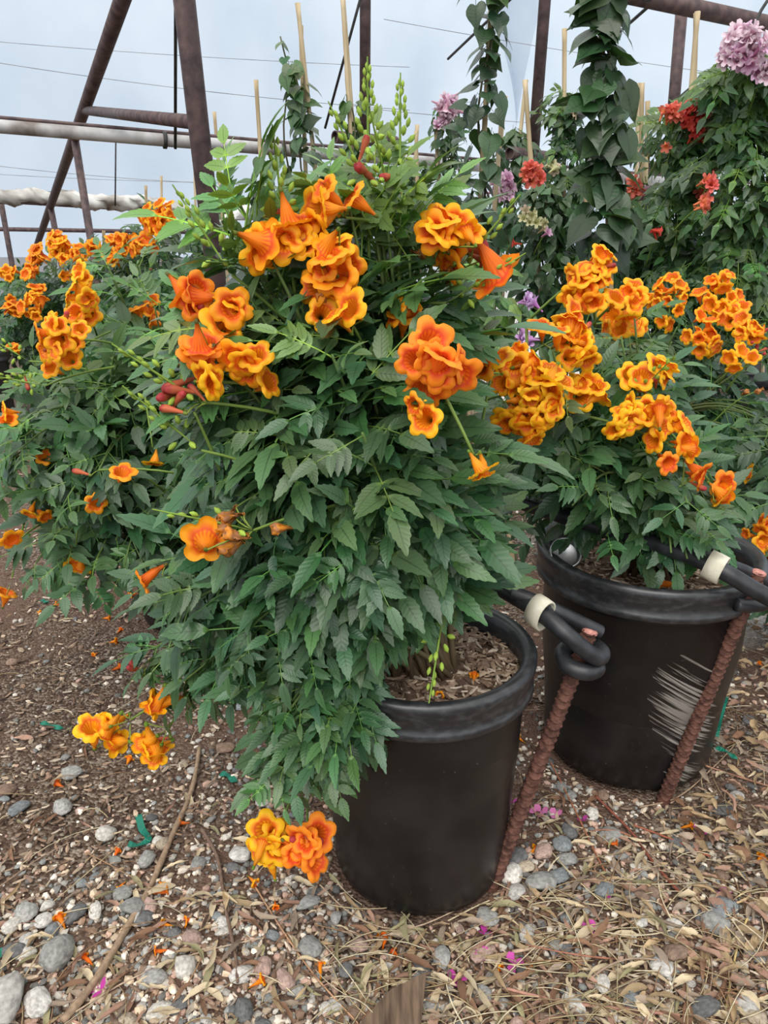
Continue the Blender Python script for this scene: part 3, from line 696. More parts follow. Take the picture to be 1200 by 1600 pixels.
# ------------------------------------------------------------------ the main shrub
mb = np.array([P1[0], P1[1], .375])
main_blobs = [
    (560, 330, 1.05, 60, 75, .10, 9, .9), (590, 270, 1.05, 30, 50, .06, 4, .9), (430, 380, 1.02, 80, 60, .12, 9, .9), (345, 320, 1.0, 18, 60, .05, 3, 1.0), (640, 390, 1.08, 55, 80, .12, 9, .6),
    (540, 510, 1.02, 130, 100, .18, 14, .4), (370, 520, 1.0, 80, 70, .14, 8, .5), (670, 530, 1.06, 60, 80, .12, 8, .35),
    (420, 660, .98, 95, 80, .14, 11, .15), (560, 690, .92, 115, 100, .12, 14, .1), (670, 690, .98, 60, 90, .10, 9, .2),
    (470, 820, .92, 115, 80, .12, 12, .05), (600, 830, .90, 85, 70, .10, 10, .05), (710, 810, .98, 40, 50, .07, 5, .2), (340, 930, .98, 90, 55, .12, 10, .1),
    (280, 1020, 1.0, 55, 40, .10, 7, .1), (430, 950, .93, 95, 50, .10, 9, .05), (540, 930, .91, 60, 35, .06, 5, .1), (445, 1070, .89, 40, 50, .05, 6, .15), (470, 1150, .87, 40, 45, .02, 6, .2), (505, 1185, .84, 30, 40, .01, 4, .25), (440, 1200, .86, 30, 30, .02, 3, .2), (700, 900, .95, 30, 25, .04, 3, .5)]
main_clear = [(640, 1060, .95, 50), (720, 1040, 1.0, 52), (780, 1000, 1.05, 40), (850, 960, 1.05, 50), (905, 1000, 1.02, 50), (780, 925, 1.1, 16), (680, 1200, .87, 75), (660, 1300, .87, 60), (610, 1240, .86, 22), (840, 880, 1.1, 30), (870, 800, 1.2, 40), (312, 330, 1.1, 15), (320, 385, 1.1, 15), (330, 440, 1.1, 14), (304, 270, 1.1, 15), (805, 575, 1.1, 42), (845, 615, 1.08, 46), (828, 655, 1.08, 42), (742, 578, 1.03, 20), (772, 555, 1.03, 14), (785, 640, 1.08, 24)]
main_cl = [
    (405, 378, .93, 22, 3, 2), (465, 368, .92, 26, 4, 2), (512, 402, .90, 34, 5), (520, 440, .91, 34, 4, 0, None, 'd', 3), (505, 330, .93, 32, 3, 0, (-.6, -.6, .15)), (548, 305, .95, 12, 1), (697, 355, .95, 30, 7, 0, (.2, -.6, .7)),
    (695, 400, .98, 24, 3, 0, None, 'd', 2), (535, 492, .88, 16, 2), (497, 488, .90, 12, 1), (362, 490, .92, 22, 3, 0, None, 'o', 1), (302, 468, .93, 24, 4, 3, (-.5, -.7, -.1), 'r'),
    (312, 552, .86, 26, 3, 0, (-.3, -1, .3), 'r'), (330, 600, .84, 20, 2, 0, (0, -1, -.05), 'y'), (386, 568, .86, 26, 4, 1, (-.2, -1, -.2)), (430, 598, .87, 8, 1, 0, (.9, -.3, .1)),
    (680, 572, .82, 42, 7, 1, (.05, -1, .15), 'r'), (650, 650, .80, 20, 2, 0, (-.2, -1, -.1)), (785, 425, .98, 10, 1, 0, (.95, -.2, -.05), 'r', 0, .055), (760, 395, .98, 26, 0, 4, (.8, -.3, .5), 'o', 0, .05, 12),
    (550, 266, .98, 16, 0, 2, (-.6, -.3, .7), 'o', 0, .05, 16), (597, 282, .98, 8, 0, 1, (-.2, -.6, .4), 'o', 0, .045, 10), (258, 618, .86, 18, 0, 4, (-.9, -.3, .25), 'o', 0, .05, 14), (288, 607, .86, 14, 0, 2, (-.2, -.3, .9)),
    (345, 842, .80, 36, 1, 1, (-.9, -.3, -.15), 'd', 7, .042, 6), (420, 828, .80, 4, 0, 0, (-.2, -.8, .1), 'o', 1, .04), (215, 905, .95, 7, 1, 0, (-1, -.2, .05), 'r', 0, .042), (203, 1043, 1.0, 8, 0, 2, (-1, -.2, .0), 'o', 0, .042),
    (165, 1145, .98, 20, 4, 0, (-.85, -.15, -.42), 'y', 0, .052, 0, FLOW[4:]), (250, 1100, .94, 14, 2, 0, (-.5, -.5, -.55), 'o', 0, .05, 0, FLOW[4:]), (240, 1172, .95, 18, 3, 1, (-.5, -.2, -.7), 'y', 0, .05, 0, FLOW[4:]),
    (424, 1320, .84, 26, 6, 0, (-.15, -1, .15), 'y', 0, .043), (480, 1322, .83, 28, 6, 3, (.1, -1, .2), 'r', 0, .043), (757, 742, .80, 10, 2, 0, (.4, -.4, -.7), 'y', 0, .032),
    (440, 330, .95, 10, 0, 2, (-.1, -.2, 1), 'o', 0, .03, 22), (330, 400, .94, 6, 0, 0, (-.6, -.2, .6), 'o', 0, .04, 18), (625, 235, 1.02, 6, 0, 0, (0, 0, 1), 'o', 0, .04, 26), (575, 215, 1.0, 6, 0, 1, (0, -.1, 1), 'o', 0, .04, 26),
    (690, 985, .86, 6, 0, 0, (-.1, -.3, -1), 'o', 0, .03, 12), (625, 490, .93, 14, 2, 0, None, 'd'), (735, 470, .98, 10, 0, 0, (.8, -.3, .1), 'o', 0, .04, 14), (275, 690, .86, 6, 0, 0, (-.8, -.3, .4), 'o', 0, .04, 14)]
shrub('flowering_shrub', 'large orange trumpet-flowered shrub spilling over the nearest black pot', mb, main_blobs, main_cl, .138, main_clear, 300)

# ------------------------------------------------------------------ neighbouring shrubs
shrub('flowering_shrub', 'bushy orange-flowered shrub on the left beside the dirt path', (P3[0], P3[1], .37),
      [(120, 620, 1.65, 110, 60, .2, 9, .4), (250, 540, 1.8, 100, 90, .2, 10, .5), (150, 740, 1.55, 140, 80, .2, 14, .1), (280, 720, 1.65, 110, 110, .2, 12, .1), (60, 690, 1.6, 70, 70, .15, 7, .3), (150, 850, 1.5, 110, 50, .15, 9, .05), (290, 860, 1.6, 80, 60, .15, 7, .05), (330, 620, 1.7, 60, 90, .15, 5, .2), (190, 460, 1.9, 60, 60, .15, 5, .4)],
      [(95, 528, 1.45, 42, 8, 2, (-.3, -.9, .2)), (126, 452, 1.55, 26, 5, 0, None, 'y'), (132, 488, 1.6, 18, 3), (80, 575, 1.5, 14, 2, 0, (-.4, -.8, -.3)), (22, 847, 1.4, 12, 1, 0, (0, -1, .1)), (60, 805, 1.5, 16, 2, 0, (0, -.6, -.7)), (118, 733, 1.4, 6, 0, 1, (-1, -.2, .1), 'o', 0, .055), (186, 735, 1.4, 8, 1),
       (116, 888, 1.42, 10, 2, 0, (0, -.5, -.8)), (8, 650, 1.5, 10, 2), (232, 488, 1.8, 22, 4, 0, None, 'd'), (242, 722, 1.5, 10, 1, 0, (.2, -.5, -.8), 'y'), (68, 718, 1.5, 9, 1, 0, None, 'd'), (45, 610, 1.5, 5, 0, 1, (-.8, -.2, -.2), 'o', 0, .04, 18), (20, 560, 1.6, 5, 0, 0, (-.9, -.2, .2), 'o', 0, .04, 16), (14, 925, 1.45, 9, 1, 0, (0, -.6, -.6)), (155, 790, 1.42, 6, 1, 0, None, 'd')], .15, [(10, 575, 1.5, 45), (45, 600, 1.5, 32), (30, 540, 1.5, 34), (322, 400, 1.8, 22), (334, 450, 1.8, 22), (345, 500, 1.8, 16)], 270, dark=.98)
shrub('flowering_shrub', 'orange-flowered shrub growing in the scraped black pot', (P2[0], P2[1], .39),
      [(850, 610, 1.3, 90, 80, .15, 9, .2), (950, 720, 1.28, 110, 70, .15, 13, .15), (890, 760, 1.25, 90, 50, .12, 9, .1), (1050, 770, 1.25, 80, 60, .14, 9, .2), (930, 540, 1.45, 90, 60, .15, 8, .2), (780, 640, 1.3, 70, 80, .12, 7, .2), (1000, 850, 1.22, 80, 40, .08, 6, .05), (820, 760, 1.3, 60, 50, .1, 5, .05)],
      [(920, 442, 1.35, 36, 9, 0), (948, 400, 1.35, 20, 2, 2, (.5, -.3, .5)), (985, 462, 1.35, 20, 4), (897, 512, 1.2, 34, 6, 3, (.35, -.6, .4)), (858, 520, 1.15, 22, 2, 0, (-.3, -.4, .8)), (905, 552, 1.18, 22, 4, 0, (.3, -.9, -.2), 'y'),
       (805, 575, 1.12, 36, 7, 0, (-.3, -.8, .4)), (850, 615, 1.1, 40, 9, 1, (.3, -.8, .2), 'y'), (825, 650, 1.1, 34, 7, 0, (.1, -.8, -.3)), (742, 578, 1.05, 18, 2, 0, (-.5, -.6, .2), 'd'), (772, 560, 1.05, 6, 1, 0, (.1, -.2, 1), 'y'), (800, 640, 1.12, 22, 0, 0, None, 'd', 5, .03), (825, 685, 1.1, 14, 2, 0, (0, -.4, -.9)),
       (905, 602, 1.2, 16, 3, 0, (.3, -.9, .2), 'y'), (932, 612, 1.2, 16, 2, 0, (.4, -.9, 0), 'y'), (970, 502, 1.45, 24, 4), (1000, 508, 1.5, 12, 2, 0, (.3, -1, .1)), (990, 590, 1.2, 12, 2, 0, None, 'y'), (1033, 582, 1.2, 22, 3, 3, (.4, -.5, .5), 'y'), (1008, 615, 1.2, 12, 0, 0, None, 'o', 3, .03, 14),
       (975, 655, 1.15, 24, 6, 0, (-.2, -.7, .5), 'y'), (1030, 655, 1.15, 32, 7, 0, (.2, -.8, .3)), (1072, 660, 1.15, 9, 1, 0, (.6, -.7, 0)), (1072, 702, 1.15, 14, 2, 0, (.8, -.4, -.2)), (1050, 718, 1.12, 7, 1, 0, None, 'r'), (1095, 750, 1.15, 20, 2, 2, (.5, -.5, .4), 'r'), (1128, 775, 1.2, 14, 2, 0, (.4, -.5, -.5)), (1140, 755, 1.2, 8, 1, 0, None, 'r')], .12, [(885, 862, 1.25, 36), (1020, 852, 1.2, 20), (980, 838, 1.25, 16), (1060, 868, 1.17, 22), (1120, 885, 1.14, 28), (1090, 905, 1.2, 28), (930, 818, 1.27, 18), (880, 803, 1.3, 20), (840, 792, 1.33, 16), (960, 1000, 1.1, 70), (880, 900, 1.2, 24), (1100, 925, 1.2, 24), (1130, 600, 1.2, 45), (1095, 640, 1.2, 34), (1060, 605, 1.2, 16)], 280)
shrub('flowering_shrub', 'orange-flowered shrub rising behind the scraped pot at right', (P9[0], P9[1], .37),
      [(1080, 520, 2.1, 90, 30, .2, 9, .1), (1175, 670, 2.0, 45, 35, .15, 9, .05), (990, 560, 2.2, 60, 50, .2, 9, .1), (1180, 525, 2.1, 30, 30, .15, 5, .1), (960, 500, 2.3, 60, 40, .2, 5, .1)],
      [(1048, 462, 2.1, 30, 8), (1122, 462, 2.1, 34, 9, 1), (1102, 525, 2.0, 32, 9), (1036, 512, 2.1, 13, 2), (1172, 516, 1.9, 24, 5, 2), (1145, 574, 1.85, 12, 2, 0, (-.6, -.7, -.1)), (1168, 560, 1.85, 13, 2), (1192, 545, 1.9, 12, 0, 3), (1175, 615, 1.85, 8, 0, 0, None, 'd', 2), (1140, 490, 2.05, 20, 4), (1020, 470, 2.15, 12, 2)], .15, [(1130, 598, 2.0, 44), (1090, 640, 2.0, 42), (1185, 600, 2.0, 38), (1075, 600, 2.0, 28)], 150, lo=K_trumpet_lo, dark=.9)
pr = W(1290, 1010, 1.75)
shrub('flowering_shrub', 'low orange-flowered shrub at the right edge behind the hose', (pr[0], pr[1], .02),
      [(1180, 730, 1.75, 45, 60, .15, 7, .1), (1230, 800, 1.6, 60, 60, .15, 6, .1), (1180, 690, 1.9, 40, 30, .1, 4, .1)],
      [(1188, 838, 1.6, 26, 5, 1, (-.4, -.8, .2)), (1200, 880, 1.6, 14, 2, 0, (-.4, -.8, -.2)), (1170, 745, 1.7, 8, 1)], .15, [(1150, 605, 1.6, 50)], 90, dark=.8)
shrub('flowering_shrub', 'compact dark-leaved shrub crowned with orange blooms at far left', (P7[0], P7[1], .4),
      [(85, 450, 5., 60, 60, .35, 14, 0), (50, 540, 4.8, 55, 50, .3, 10, 0), (100, 530, 4.8, 60, 50, .3, 8, 0), (30, 460, 5.4, 30, 40, .2, 4, 0)],
      [(90, 378, 4.7, 15, 8, 0, None, 'o', 0, .07), (58, 398, 4.7, 14, 7, 0, None, 'd', 0, .07), (116, 402, 4.7, 18, 9, 0, None, 'o', 0, .07), (52, 478, 4.5, 22, 9, 0, None, 'o', 0, .07), (14, 430, 4.9, 10, 4, 0, None, 'o', 0, .07), (48, 420, 4.8, 8, 3, 0, None, 'd', 0, .07), (105, 432, 4.7, 6, 2, 0, None, 'o', 0, .07), (20, 480, 4.6, 14, 5, 0, None, 'd', 0, .07), (24, 545, 4.5, 8, 2, 0, None, 'o', 0, .07), (60, 447, 4.6, 6, 2, 0, None, 'o', 0, .07), (40, 430, 4.6, 5, 2, 0, None, 'o', 0, .07)], .21, (), 80, K_trumpet_lo, dark=.72)
shrub('flowering_shrub', 'tall orange-topped shrub behind the thick leaning post', (P8[0], P8[1], .4),
      [(230, 430, 3.8, 80, 70, .35, 15, .1), (170, 420, 3.9, 50, 40, .25, 7, 0), (280, 480, 3.5, 60, 70, .25, 8, .3), (250, 370, 3.8, 40, 40, .2, 6, .1)],
      [(184, 382, 3.5, 18, 7, 0, None, 'd', 0, .06), (246, 340, 3.5, 26, 10, 0, None, 'o', 0, .06), (214, 386, 3.5, 18, 4, 0, None, 'd', 0, .06), (147, 385, 3.6, 9, 3, 0, None, 'd', 0, .06), (248, 362, 3.5, 9, 2, 0, None, 'o', 0, .06), (175, 400, 3.5, 10, 3, 0, None, 'o', 0, .06), (235, 385, 3.5, 8, 2, 0, None, 'd', 0, .06), (236, 420, 3.4, 4, 0, 1), (222, 380, 3.5, 8, 2, 0, None, 'd', 0, .06)], .20, (), 90, K_trumpet_lo, dark=.8)

# ------------------------------------------------------------------ climbing plants on canes in the back rows
def small_bloom(seed, c_out, c_in):
    seg = 20; th = np.arange(seg) * 2 * math.pi / seg; lob = np.abs(np.cos(2.5 * th)) ** .6; V_ = []; C_ = []
    for z, rad, a, c in ((0, .05, 0, c_in), (.5, .10, 0, c_in), (.75, .18, 0, c_in), (.9, .34, .5, c_out), (.95, .52, 1, c_out)):
        rr = rad * (1 - a * .5 + a * .5 * lob); V_.append(np.stack([rr * np.cos(th), rr * np.sin(th), np.full(seg, z) + a * .03 * np.sin(7 * th)], 1)); C_.append(np.tile(c, (seg, 1)))
    F_ = [f for i in range(4) for k in range(seg) for f in ((i * seg + k, i * seg + (k + 1) % seg, (i + 1) * seg + (k + 1) % seg), (i * seg + k, (i + 1) * seg + (k + 1) % seg, (i + 1) * seg + k))]
    return mesh_np('flower', np.concatenate(V_), F_, M['petal'], np.concatenate(C_))
PINK = [small_bloom(1, (.78, .62, .69), (.60, .32, .42))]; RED = [small_bloom(2, (.80, .10, .08), (.7, .08, .04))]; CREAM = [small_bloom(3, (.75, .72, .45), (.6, .6, .3))]; LILAC = [small_bloom(4, (.72, .55, .78), (.5, .25, .5))]; CORAL = [small_bloom(5, (.85, .22, .16), (.8, .25, .1))]
def cane(pa, pb, Y, r=.0085):
    a = W(*pa, Y); b = W(*pb, Y); q = to_ground(a, b); n = 40; t = np.linspace(0, 1, n)[:, None]; pts = a + (q - a) * t
    rad = r * (1 + .18 * (np.arange(n) % 6 == 0)); return pts, rad
def vine(label, Y, p0, p1, cane_top, hw, n, kind, size, cap, blooms=(), dark=1., hang=.75, ry=None, more_canes=(), taper=.5, cat='climbing plant', young=.1):
    """p0 / p1: top and bottom of the leafy column in the picture."""
    pts, rad = cane(cane_top, p1, Y); base = pts[-1]; root = tag(empty('climbing_plant', base), label, cat)
    V_, F_ = tube(pts - base, rad, 7); obj('bamboo_cane', mesh_np('bamboo_cane', V_, F_, M['bamboo']), root)
    for ct, cb in more_canes:
        q, r2 = cane(ct, cb, Y + .15); V_, F_ = tube(q - base, r2, 6); obj('bamboo_cane', mesh_np('bamboo_cane', V_, F_, M['bamboo']), root)
    a = W(*p0, Y); b = W(*p1, Y); hwm = px_m(hw, (a + b) / 2); ry = ry or hwm; items = []; cols = []
    m = 24; t = np.linspace(0, 1, m)[:, None]; ax = a + (base - a) * t; wob = np.stack([np.sin(t[:, 0] * 22) * .018, np.cos(t[:, 0] * 22) * .018, 0 * t[:, 0]], 1)
    V_, F_ = tube(ax + wob - base, np.linspace(.003, .006, m), 5); obj('vine_stem', mesh_np('vine_stem', V_, F_, M['stem'], (.10, .10, .05)), root, None, (1, 1, 1))
    for k in range(n):
        u = (k + rnd.random()) / n; c = a + (b - a) * u; th = U(0, 6.28)
        if math.sin(th) > 0 and rnd.random() < .45: th = -th
        w = (taper + (1 - taper) * min(1, u * 2.2)) * (.75 + .35 * math.sin(u * 17 + hw)); rr = math.sqrt(U(.02, 1)) * w
        o_ = np.array([math.cos(th), math.sin(th), 0]); p = c + o_ * np.array([hwm * rr, ry * rr, 0])
        d = nrm(o_ * U(.3, 1.1) + UP * U(-hang - .3, -hang + .6) + .45 * rvec()); nn = nrm(o_ + np.array([0, -.35, 0]) + UP * .55 + .35 * rvec())
        items.append((p - d * size * .25, frame(d, nn), size * U(.65, 1.15))); cols.append(leaf_color(young * U(0, 1.5) + (.25 if u < .08 else 0), dark))
    place_leaves(root, kind, items, cols, cap)
    for bl in blooms:
        px, py, r_, nf, me, *sz = bl; cluster(root, px, py, Y - ry * .9, r_, nf, 0, None, 'o', 0, sz[0] if sz else .05, 0, me)
    return root
HD = .52
vine('tall heart-leaved vine on a cane just right of the main shrub', 2.6, (768, -60), (742, 470), (772, -70), 44, 92, K_heart, .08, 92, dark=HD, more_canes=(((786, 160), (772, 330)),))
vine('big heart-leaved vine column reaching the top, right of the hanging post', 2.35, (940, -60), (952, 395), (935, -70), 50, 130, K_heart, .092, 130, dark=HD * .95)
vine('small heart-leaved vine on a cane above the main shrub', 3.2, (455, 100), (520, 520), (465, 5), 46, 130, K_heart, .07, 80, dark=.75, taper=.45)
vine('slender leafy shoot of vine rising beside a tilted cane', 3.25, (437, 55), (475, 190), (470, 40), 8, 12, K_heart, .055, 12, dark=.8)
vine('narrow heart-leaved vine beside the hanging post above the shrub', 3.3, (545, 150), (566, 520), (535, -10), 26, 80, K_heart, .07, 40, dark=.72)
vine('low leafy vine on a short cane left of the small vine', 3.4, (408, 245), (425, 520), (400, 125), 30, 70, K_heart, .07, 30, dark=.75)
vine('red-flowered climber with drooping leaflets on a double cane', 2.9, (1078, 150), (1050, 500), (1090, 18), 75, 336, K_fine, 0.126, 138, [(1085, 178, 22, 12, RED, .045), (1052, 172, 14, 8, CORAL, .045), (1092, 210, 10, 5, RED, .045), (1103, 268, 10, 4, CORAL, .045), (1040, 232, 4, 1, CORAL, .045), (1100, 300, 9, 3, CORAL, .045), (1028, 362, 8, 2, RED, .04)], .85, more_canes=(((1088, 20), (1076, 420)),), young=.2)
vine('dense pink-topped climber filling the right edge', 2.7, (1165, 90), (1150, 520), (1215, 0), 95, 528, K_fine, 0.133, 184, [(1165, 72, 34, 26, PINK, .05), (1140, 85, 16, 8, PINK, .05), (1195, 110, 14, 8, PINK, .05), (1105, 318, 8, 3, CORAL, .045), (1110, 285, 8, 3, CORAL, .045)], .8, more_canes=(((1208, 60), (1200, 300)), ((1150, 90), (1130, 420))), young=.25)
vine('bushy dark climber with coral blooms below the hanging post', 3.0, (850, 285), (850, 530), (820, 125), 80, 480, K_oval, 0.063, 172, [(833, 270, 15, 12, CORAL, .05), (785, 288, 18, 10, PINK, .045), (828, 340, 14, 5, CREAM, .04), (850, 350, 8, 3, CREAM, .04), (830, 470, 5, 2, LILAC, .045), (818, 530, 6, 3, LILAC, .045), (800, 380, 3, 1, RED, .04)], .7)
vine('slim pink-topped climber left of the tall heart-leaved vine', 3.5, (700, 165), (695, 430), (680, 190), 44, 272, K_oval, 0.056, 103, [(700, 165, 16, 14, PINK, .05), (692, 190, 10, 6, PINK, .05)], .72, more_canes=(((650, 205), (655, 400)),))
vine('leafy climber between main shrub and pink-topped climber', 3.8, (650, 250), (640, 430), (652, 195), 45, 240, K_oval, 0.059, 92, [(628, 300, 6, 2, RED, .045)], .7)
vine('leafy climber behind the left of the hanging post', 3.7, (805, 200), (790, 420), (822, 125), 55, 304, K_oval, 0.063, 103, [(790, 300, 12, 6, PINK, .05), (775, 345, 6, 2, PINK, .05)], .72, more_canes=(((790, 150), (772, 330)),))
vine('sparse drooping climber with cream blooms beside the big vine', 3.1, (885, 140), (880, 420), (882, 45), 45, 176, K_fine, 0.111, 92, [(902, 170, 8, 3, CREAM, .05), (865, 262, 10, 4, CREAM, .04)], .8)
vine('green climber with pale pink blooms right of the big vine', 3.1, (1005, 285), (1000, 520), (1003, 130), 55, 320, K_fine, 0.111, 126, [(990, 293, 12, 5, CORAL, .05), (1012, 295, 7, 2, PINK, .05), (1010, 240, 6, 2, CREAM, .04), (975, 300, 10, 4, CREAM, .04)], .8, more_canes=(((1012, 158), (1008, 300)),))
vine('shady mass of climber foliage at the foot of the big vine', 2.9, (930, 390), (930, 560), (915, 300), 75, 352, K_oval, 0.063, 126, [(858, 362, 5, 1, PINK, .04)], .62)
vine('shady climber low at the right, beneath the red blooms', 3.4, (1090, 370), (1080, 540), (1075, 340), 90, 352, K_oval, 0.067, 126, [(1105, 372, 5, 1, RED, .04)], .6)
vine('low pale-green bush with tiny lilac blooms behind the shrub', 2.1, (740, 400), (760, 560), (742, 420), 75, 272, K_oval, 0.056, 114, [(828, 470, 6, 3, LILAC, .04), (820, 530, 7, 3, LILAC, .04)], 1.25, cat='bush', young=.35)
vine('distant leafy climber behind the sloping beam post', 5.5, (320, 330), (320, 430), (325, 200), 50, 176, K_oval, 0.089, 57, (), .8, more_canes=(((303, 225), (306, 345)), ((252, 275), (253, 360))))
vine('distant low green hedge plant at the far left path', 7., (40, 420), (30, 500), (30, 430), 60, 192, K_oval, 0.118, 57, (), 1.0, young=.3)
for (a, b, Y, lab) in (((535, -20), (550, 180), 3.4, 'tall bamboo cane crossing the top beside the hanging post'), ((228, 290), (229, 360), 5.0, 'short thin cane behind the far orange shrub'), ((162, 360), (163, 420), 4.6, 'pale short cane between the two far orange shrubs'), ((335, 175), (345, 300), 4.2, 'thin cane just right of the thick leaning post'), ((998, 130), (994, 280), 3.4, 'cane standing left of the red-flowered climber')):
    q, r_ = cane(a, b, Y); V_, F_ = tube(q - q[-1], r_, 7); o = obj('bamboo_cane', mesh_np('bamboo_cane', V_, F_, M['bamboo'])); o.location = q[-1]; tag(o, lab, 'cane')

# ------------------------------------------------------------------ hoses, rebar stakes, tin
def rebar(label, pbot, ptop, r=.0115):
    pbot = np.asarray(pbot); d = nrm(ptop - pbot); L = np.linalg.norm(ptop - pbot) + .06; b = pbot - d * .06
    n = int(L / .0011); seg = 16; th = np.arange(seg) * 2 * math.pi / seg; z = np.linspace(0, L, n); R_ = zframe(d); V_ = []
    for zz in z:
        k = ((zz + .0045 * np.cos(th * 2 + .6)) / .0125) % 1; rr = r + .0022 * np.exp(-((k - .5) / .11) ** 4)
        V_.append(np.stack([rr * np.cos(th), rr * np.sin(th), np.full(seg, zz)], 1))
    V_ = np.concatenate(V_); F_ = [f for i in range(n - 1) for k in range(seg) for f in ((i * seg + k, i * seg + (k + 1) % seg, (i + 1) * seg + (k + 1) % seg), (i * seg + k, (i + 1) * seg + (k + 1) % seg, (i + 1) * seg + k))]
    root = tag(empty('rebar_stake', b), label, 'stake'); obj('rod', mesh_np('rod', V_ @ R_.T, F_, M['rebar']), root)
    Vc, Fc = lathe([(r + .001, L - .004), (r + .0012, L), (r * .8, L + .002), (.0003, L + .0025)], 14); obj('cut_end', mesh_np('cut_end', Vc @ R_.T, Fc, M['cut_end']), root)
    return b, d, L
rb1b = G(768, 1385); rb1t = W(922, 985, 1.05); rebar('rusty ribbed rebar stake leaning beside the nearest pot, hose looped on top', rb1b, rb1t)
rb2b = G(1037, 1248); rb2t = W(1186, 893, 1.19); rebar('rusty ribbed rebar stake leaning against the scraped pot', rb2b, rb2t)
def hose(root, name, P_, r, n=60, seg=18, hollow=False):
    pts = spline(P_, n); loc = np.array(root.location); V_, F_ = tube(pts - loc, r, seg, not hollow)
    me = mesh_np(name, V_, F_, M['hdpe']); o = obj(name, me, root)
    return pts
def band(root, pts, i, r, w):
    d = nrm(pts[i + 1] - pts[i - 1]); loc = np.array(root.location); V_, F_ = lathe([(r, -w), (r + .003, -w), (r + .0035, 0), (r + .003, w), (r, w), (r, -w)], 24)
    obj('clamp_band', mesh_np('clamp_band', V_ * np.array([1, 1.25, 1]) @ zframe(d).T + pts[i] - loc, F_, M['white_band']), root)
h0 = W(770, 912, 1.12)
root = tag(empty('irrigation_hose', h0), 'black hose wrapped around the front rebar with cream clamp band', 'hose')
top = rb1t; dirr = nrm(rb1t - rb1b)
ring = []
Rr = zframe(dirr)
for k in range(10):
    a = math.radians(-60 + 40 * k); ring.append(top - dirr * (.022 + .0035 * k) + (Rr[:, 0] * math.cos(a) + Rr[:, 1] * math.sin(a)) * .025)
hp = hose(root, 'hose', [W(560, 820, 1.32), W(690, 868, 1.24), W(775, 915, 1.13), W(845, 958, 1.05), W(893, 998, 1.015)] + [top - dirr * .03 + np.array([.012, -.028, 0]), top - dirr * .034 + np.array([.028, -.004, 0]), top - dirr * .036 + np.array([.012, .03, -.002]), top - dirr * .042 + np.array([-.022, .018, -.004]), top - dirr * .048 + np.array([-.022, -.014, -.004]), top - dirr * .050 + np.array([.006, -.027, -.006]), top - dirr * .052 + np.array([.027, -.010, -.006]), top - dirr * .053 + np.array([.016, .02, -.006])], .0135, 110)
i = int(np.argmin(np.linalg.norm(hp - W(848, 958, 1.05), axis=1))); band(root, hp, i, .0185, .013)
# the folded-back open end
tp = spline([W(800, 925, 1.085), W(860, 950, 1.065), W(905, 972, 1.06), W(938, 988, 1.06)], 24); d = nrm(tp[-1] - tp[-2]); loc = np.array(root.location)
V_, F_ = tube(tp - loc, .0115, 18, False); g = Geo(); g.add(V_, F_); Vl, Fl = lathe([(.0115, 0), (.0085, .0005), (.0085, -.03), (.0003, -.03)], 18); g.add(Vl @ zframe(d).T + tp[-1] - loc, Fl)
obj('folded_end', mesh_np('folded_end', *g.arrays()[:2], M['hdpe']), root)
root = tag(empty('irrigation_hose', W(690, 735, 1.5)), 'long black hose lying across the scraped pot with cream clamp band', 'hose')
hp = hose(root, 'hose', [W(640, 705, 1.65), W(700, 742, 1.5), W(835, 792, 1.36), W(960, 830, 1.28), W(1060, 862, 1.2), W(1125, 890, 1.15), W(1180, 922, 1.13), W(1260, 965, 1.11)], .0145, 80)
i = int(np.argmin(np.linalg.norm(hp - W(1118, 884, 1.155), axis=1))); band(root, hp, i, .0175, .014)
hose(root, 'folded_end', [W(1085, 862, 1.185), W(1125, 878, 1.18), W(1175, 898, 1.2), W(1215, 925, 1.21), W(1190, 945, 1.17), W(1150, 945, 1.16)], .0115, 40)
pipe_thing('drip_pipe', W(1030, 618, 2.2), W(1290, 638, 2.2), .014, M['hdpe'], 'thin grey-black drip pipe across the dark pot at right', 'pipe', 10)
pipe_thing('drip_pipe', W(1030, 657, 2.4), W(1130, 670, 2.4), .010, M['hdpe'], 'short lower drip pipe between scraped pot and rear pot', 'pipe', 8)
tp_ = W(884, 864, 1.31); root = tag(empty('metal_tin', tp_), 'small round shiny metal tin inside the scraped pot', 'tin')
Rt = frame(np.array([1, 0, .05]), np.array([.05, -.75, .6])); r_ = .029
V_, F_ = lathe([(.0003, -.018), (r_ * .97, -.018), (r_, -.014), (r_, -.004), (r_ * 1.05, -.002), (r_ * 1.05, .004), (r_ * .98, .006), (r_ * .90, .004), (r_ * .88, -.011), (r_ * .80, -.0125), (.0003, -.0125)], 40)
obj('tin_body', mesh_np('tin_body', V_ @ Rt.T, F_, M['tin']), root)

# ------------------------------------------------------------------ ground litter
import bmesh
def ico(sub):
    bm = bmesh.new(); bmesh.ops.create_icosphere(bm, subdivisions=sub, radius=1.0); V_ = np.array([v.co[:] for v in bm.verts]); F_ = np.array([[v.index for v in f.verts] for f in bm.faces]); bm.free(); return V_, F_
I1, I2 = ico(1), ico(2)
def pebble_arr(seed, base, rough):
    q = np.random.default_rng(seed); V_ = base[0].copy()
    for _ in range(11):
        d = q.normal(size=3); d /= np.linalg.norm(d); k = q.uniform(.55, .9); t = V_ @ d; V_ -= np.outer(np.clip(t - k, 0, None) * .75, d)
    return V_ + rough * q.normal(size=V_.shape), base[1]
PEB = [pebble_arr(60 + k, I2, .028) for k in range(7)]; GRV = [pebble_arr(80 + k, I1, .07) for k in range(6)]
PEBM = [mesh_np('pebble', a[0], a[1], M['stone'], (1, 1, 1)) for a in PEB]
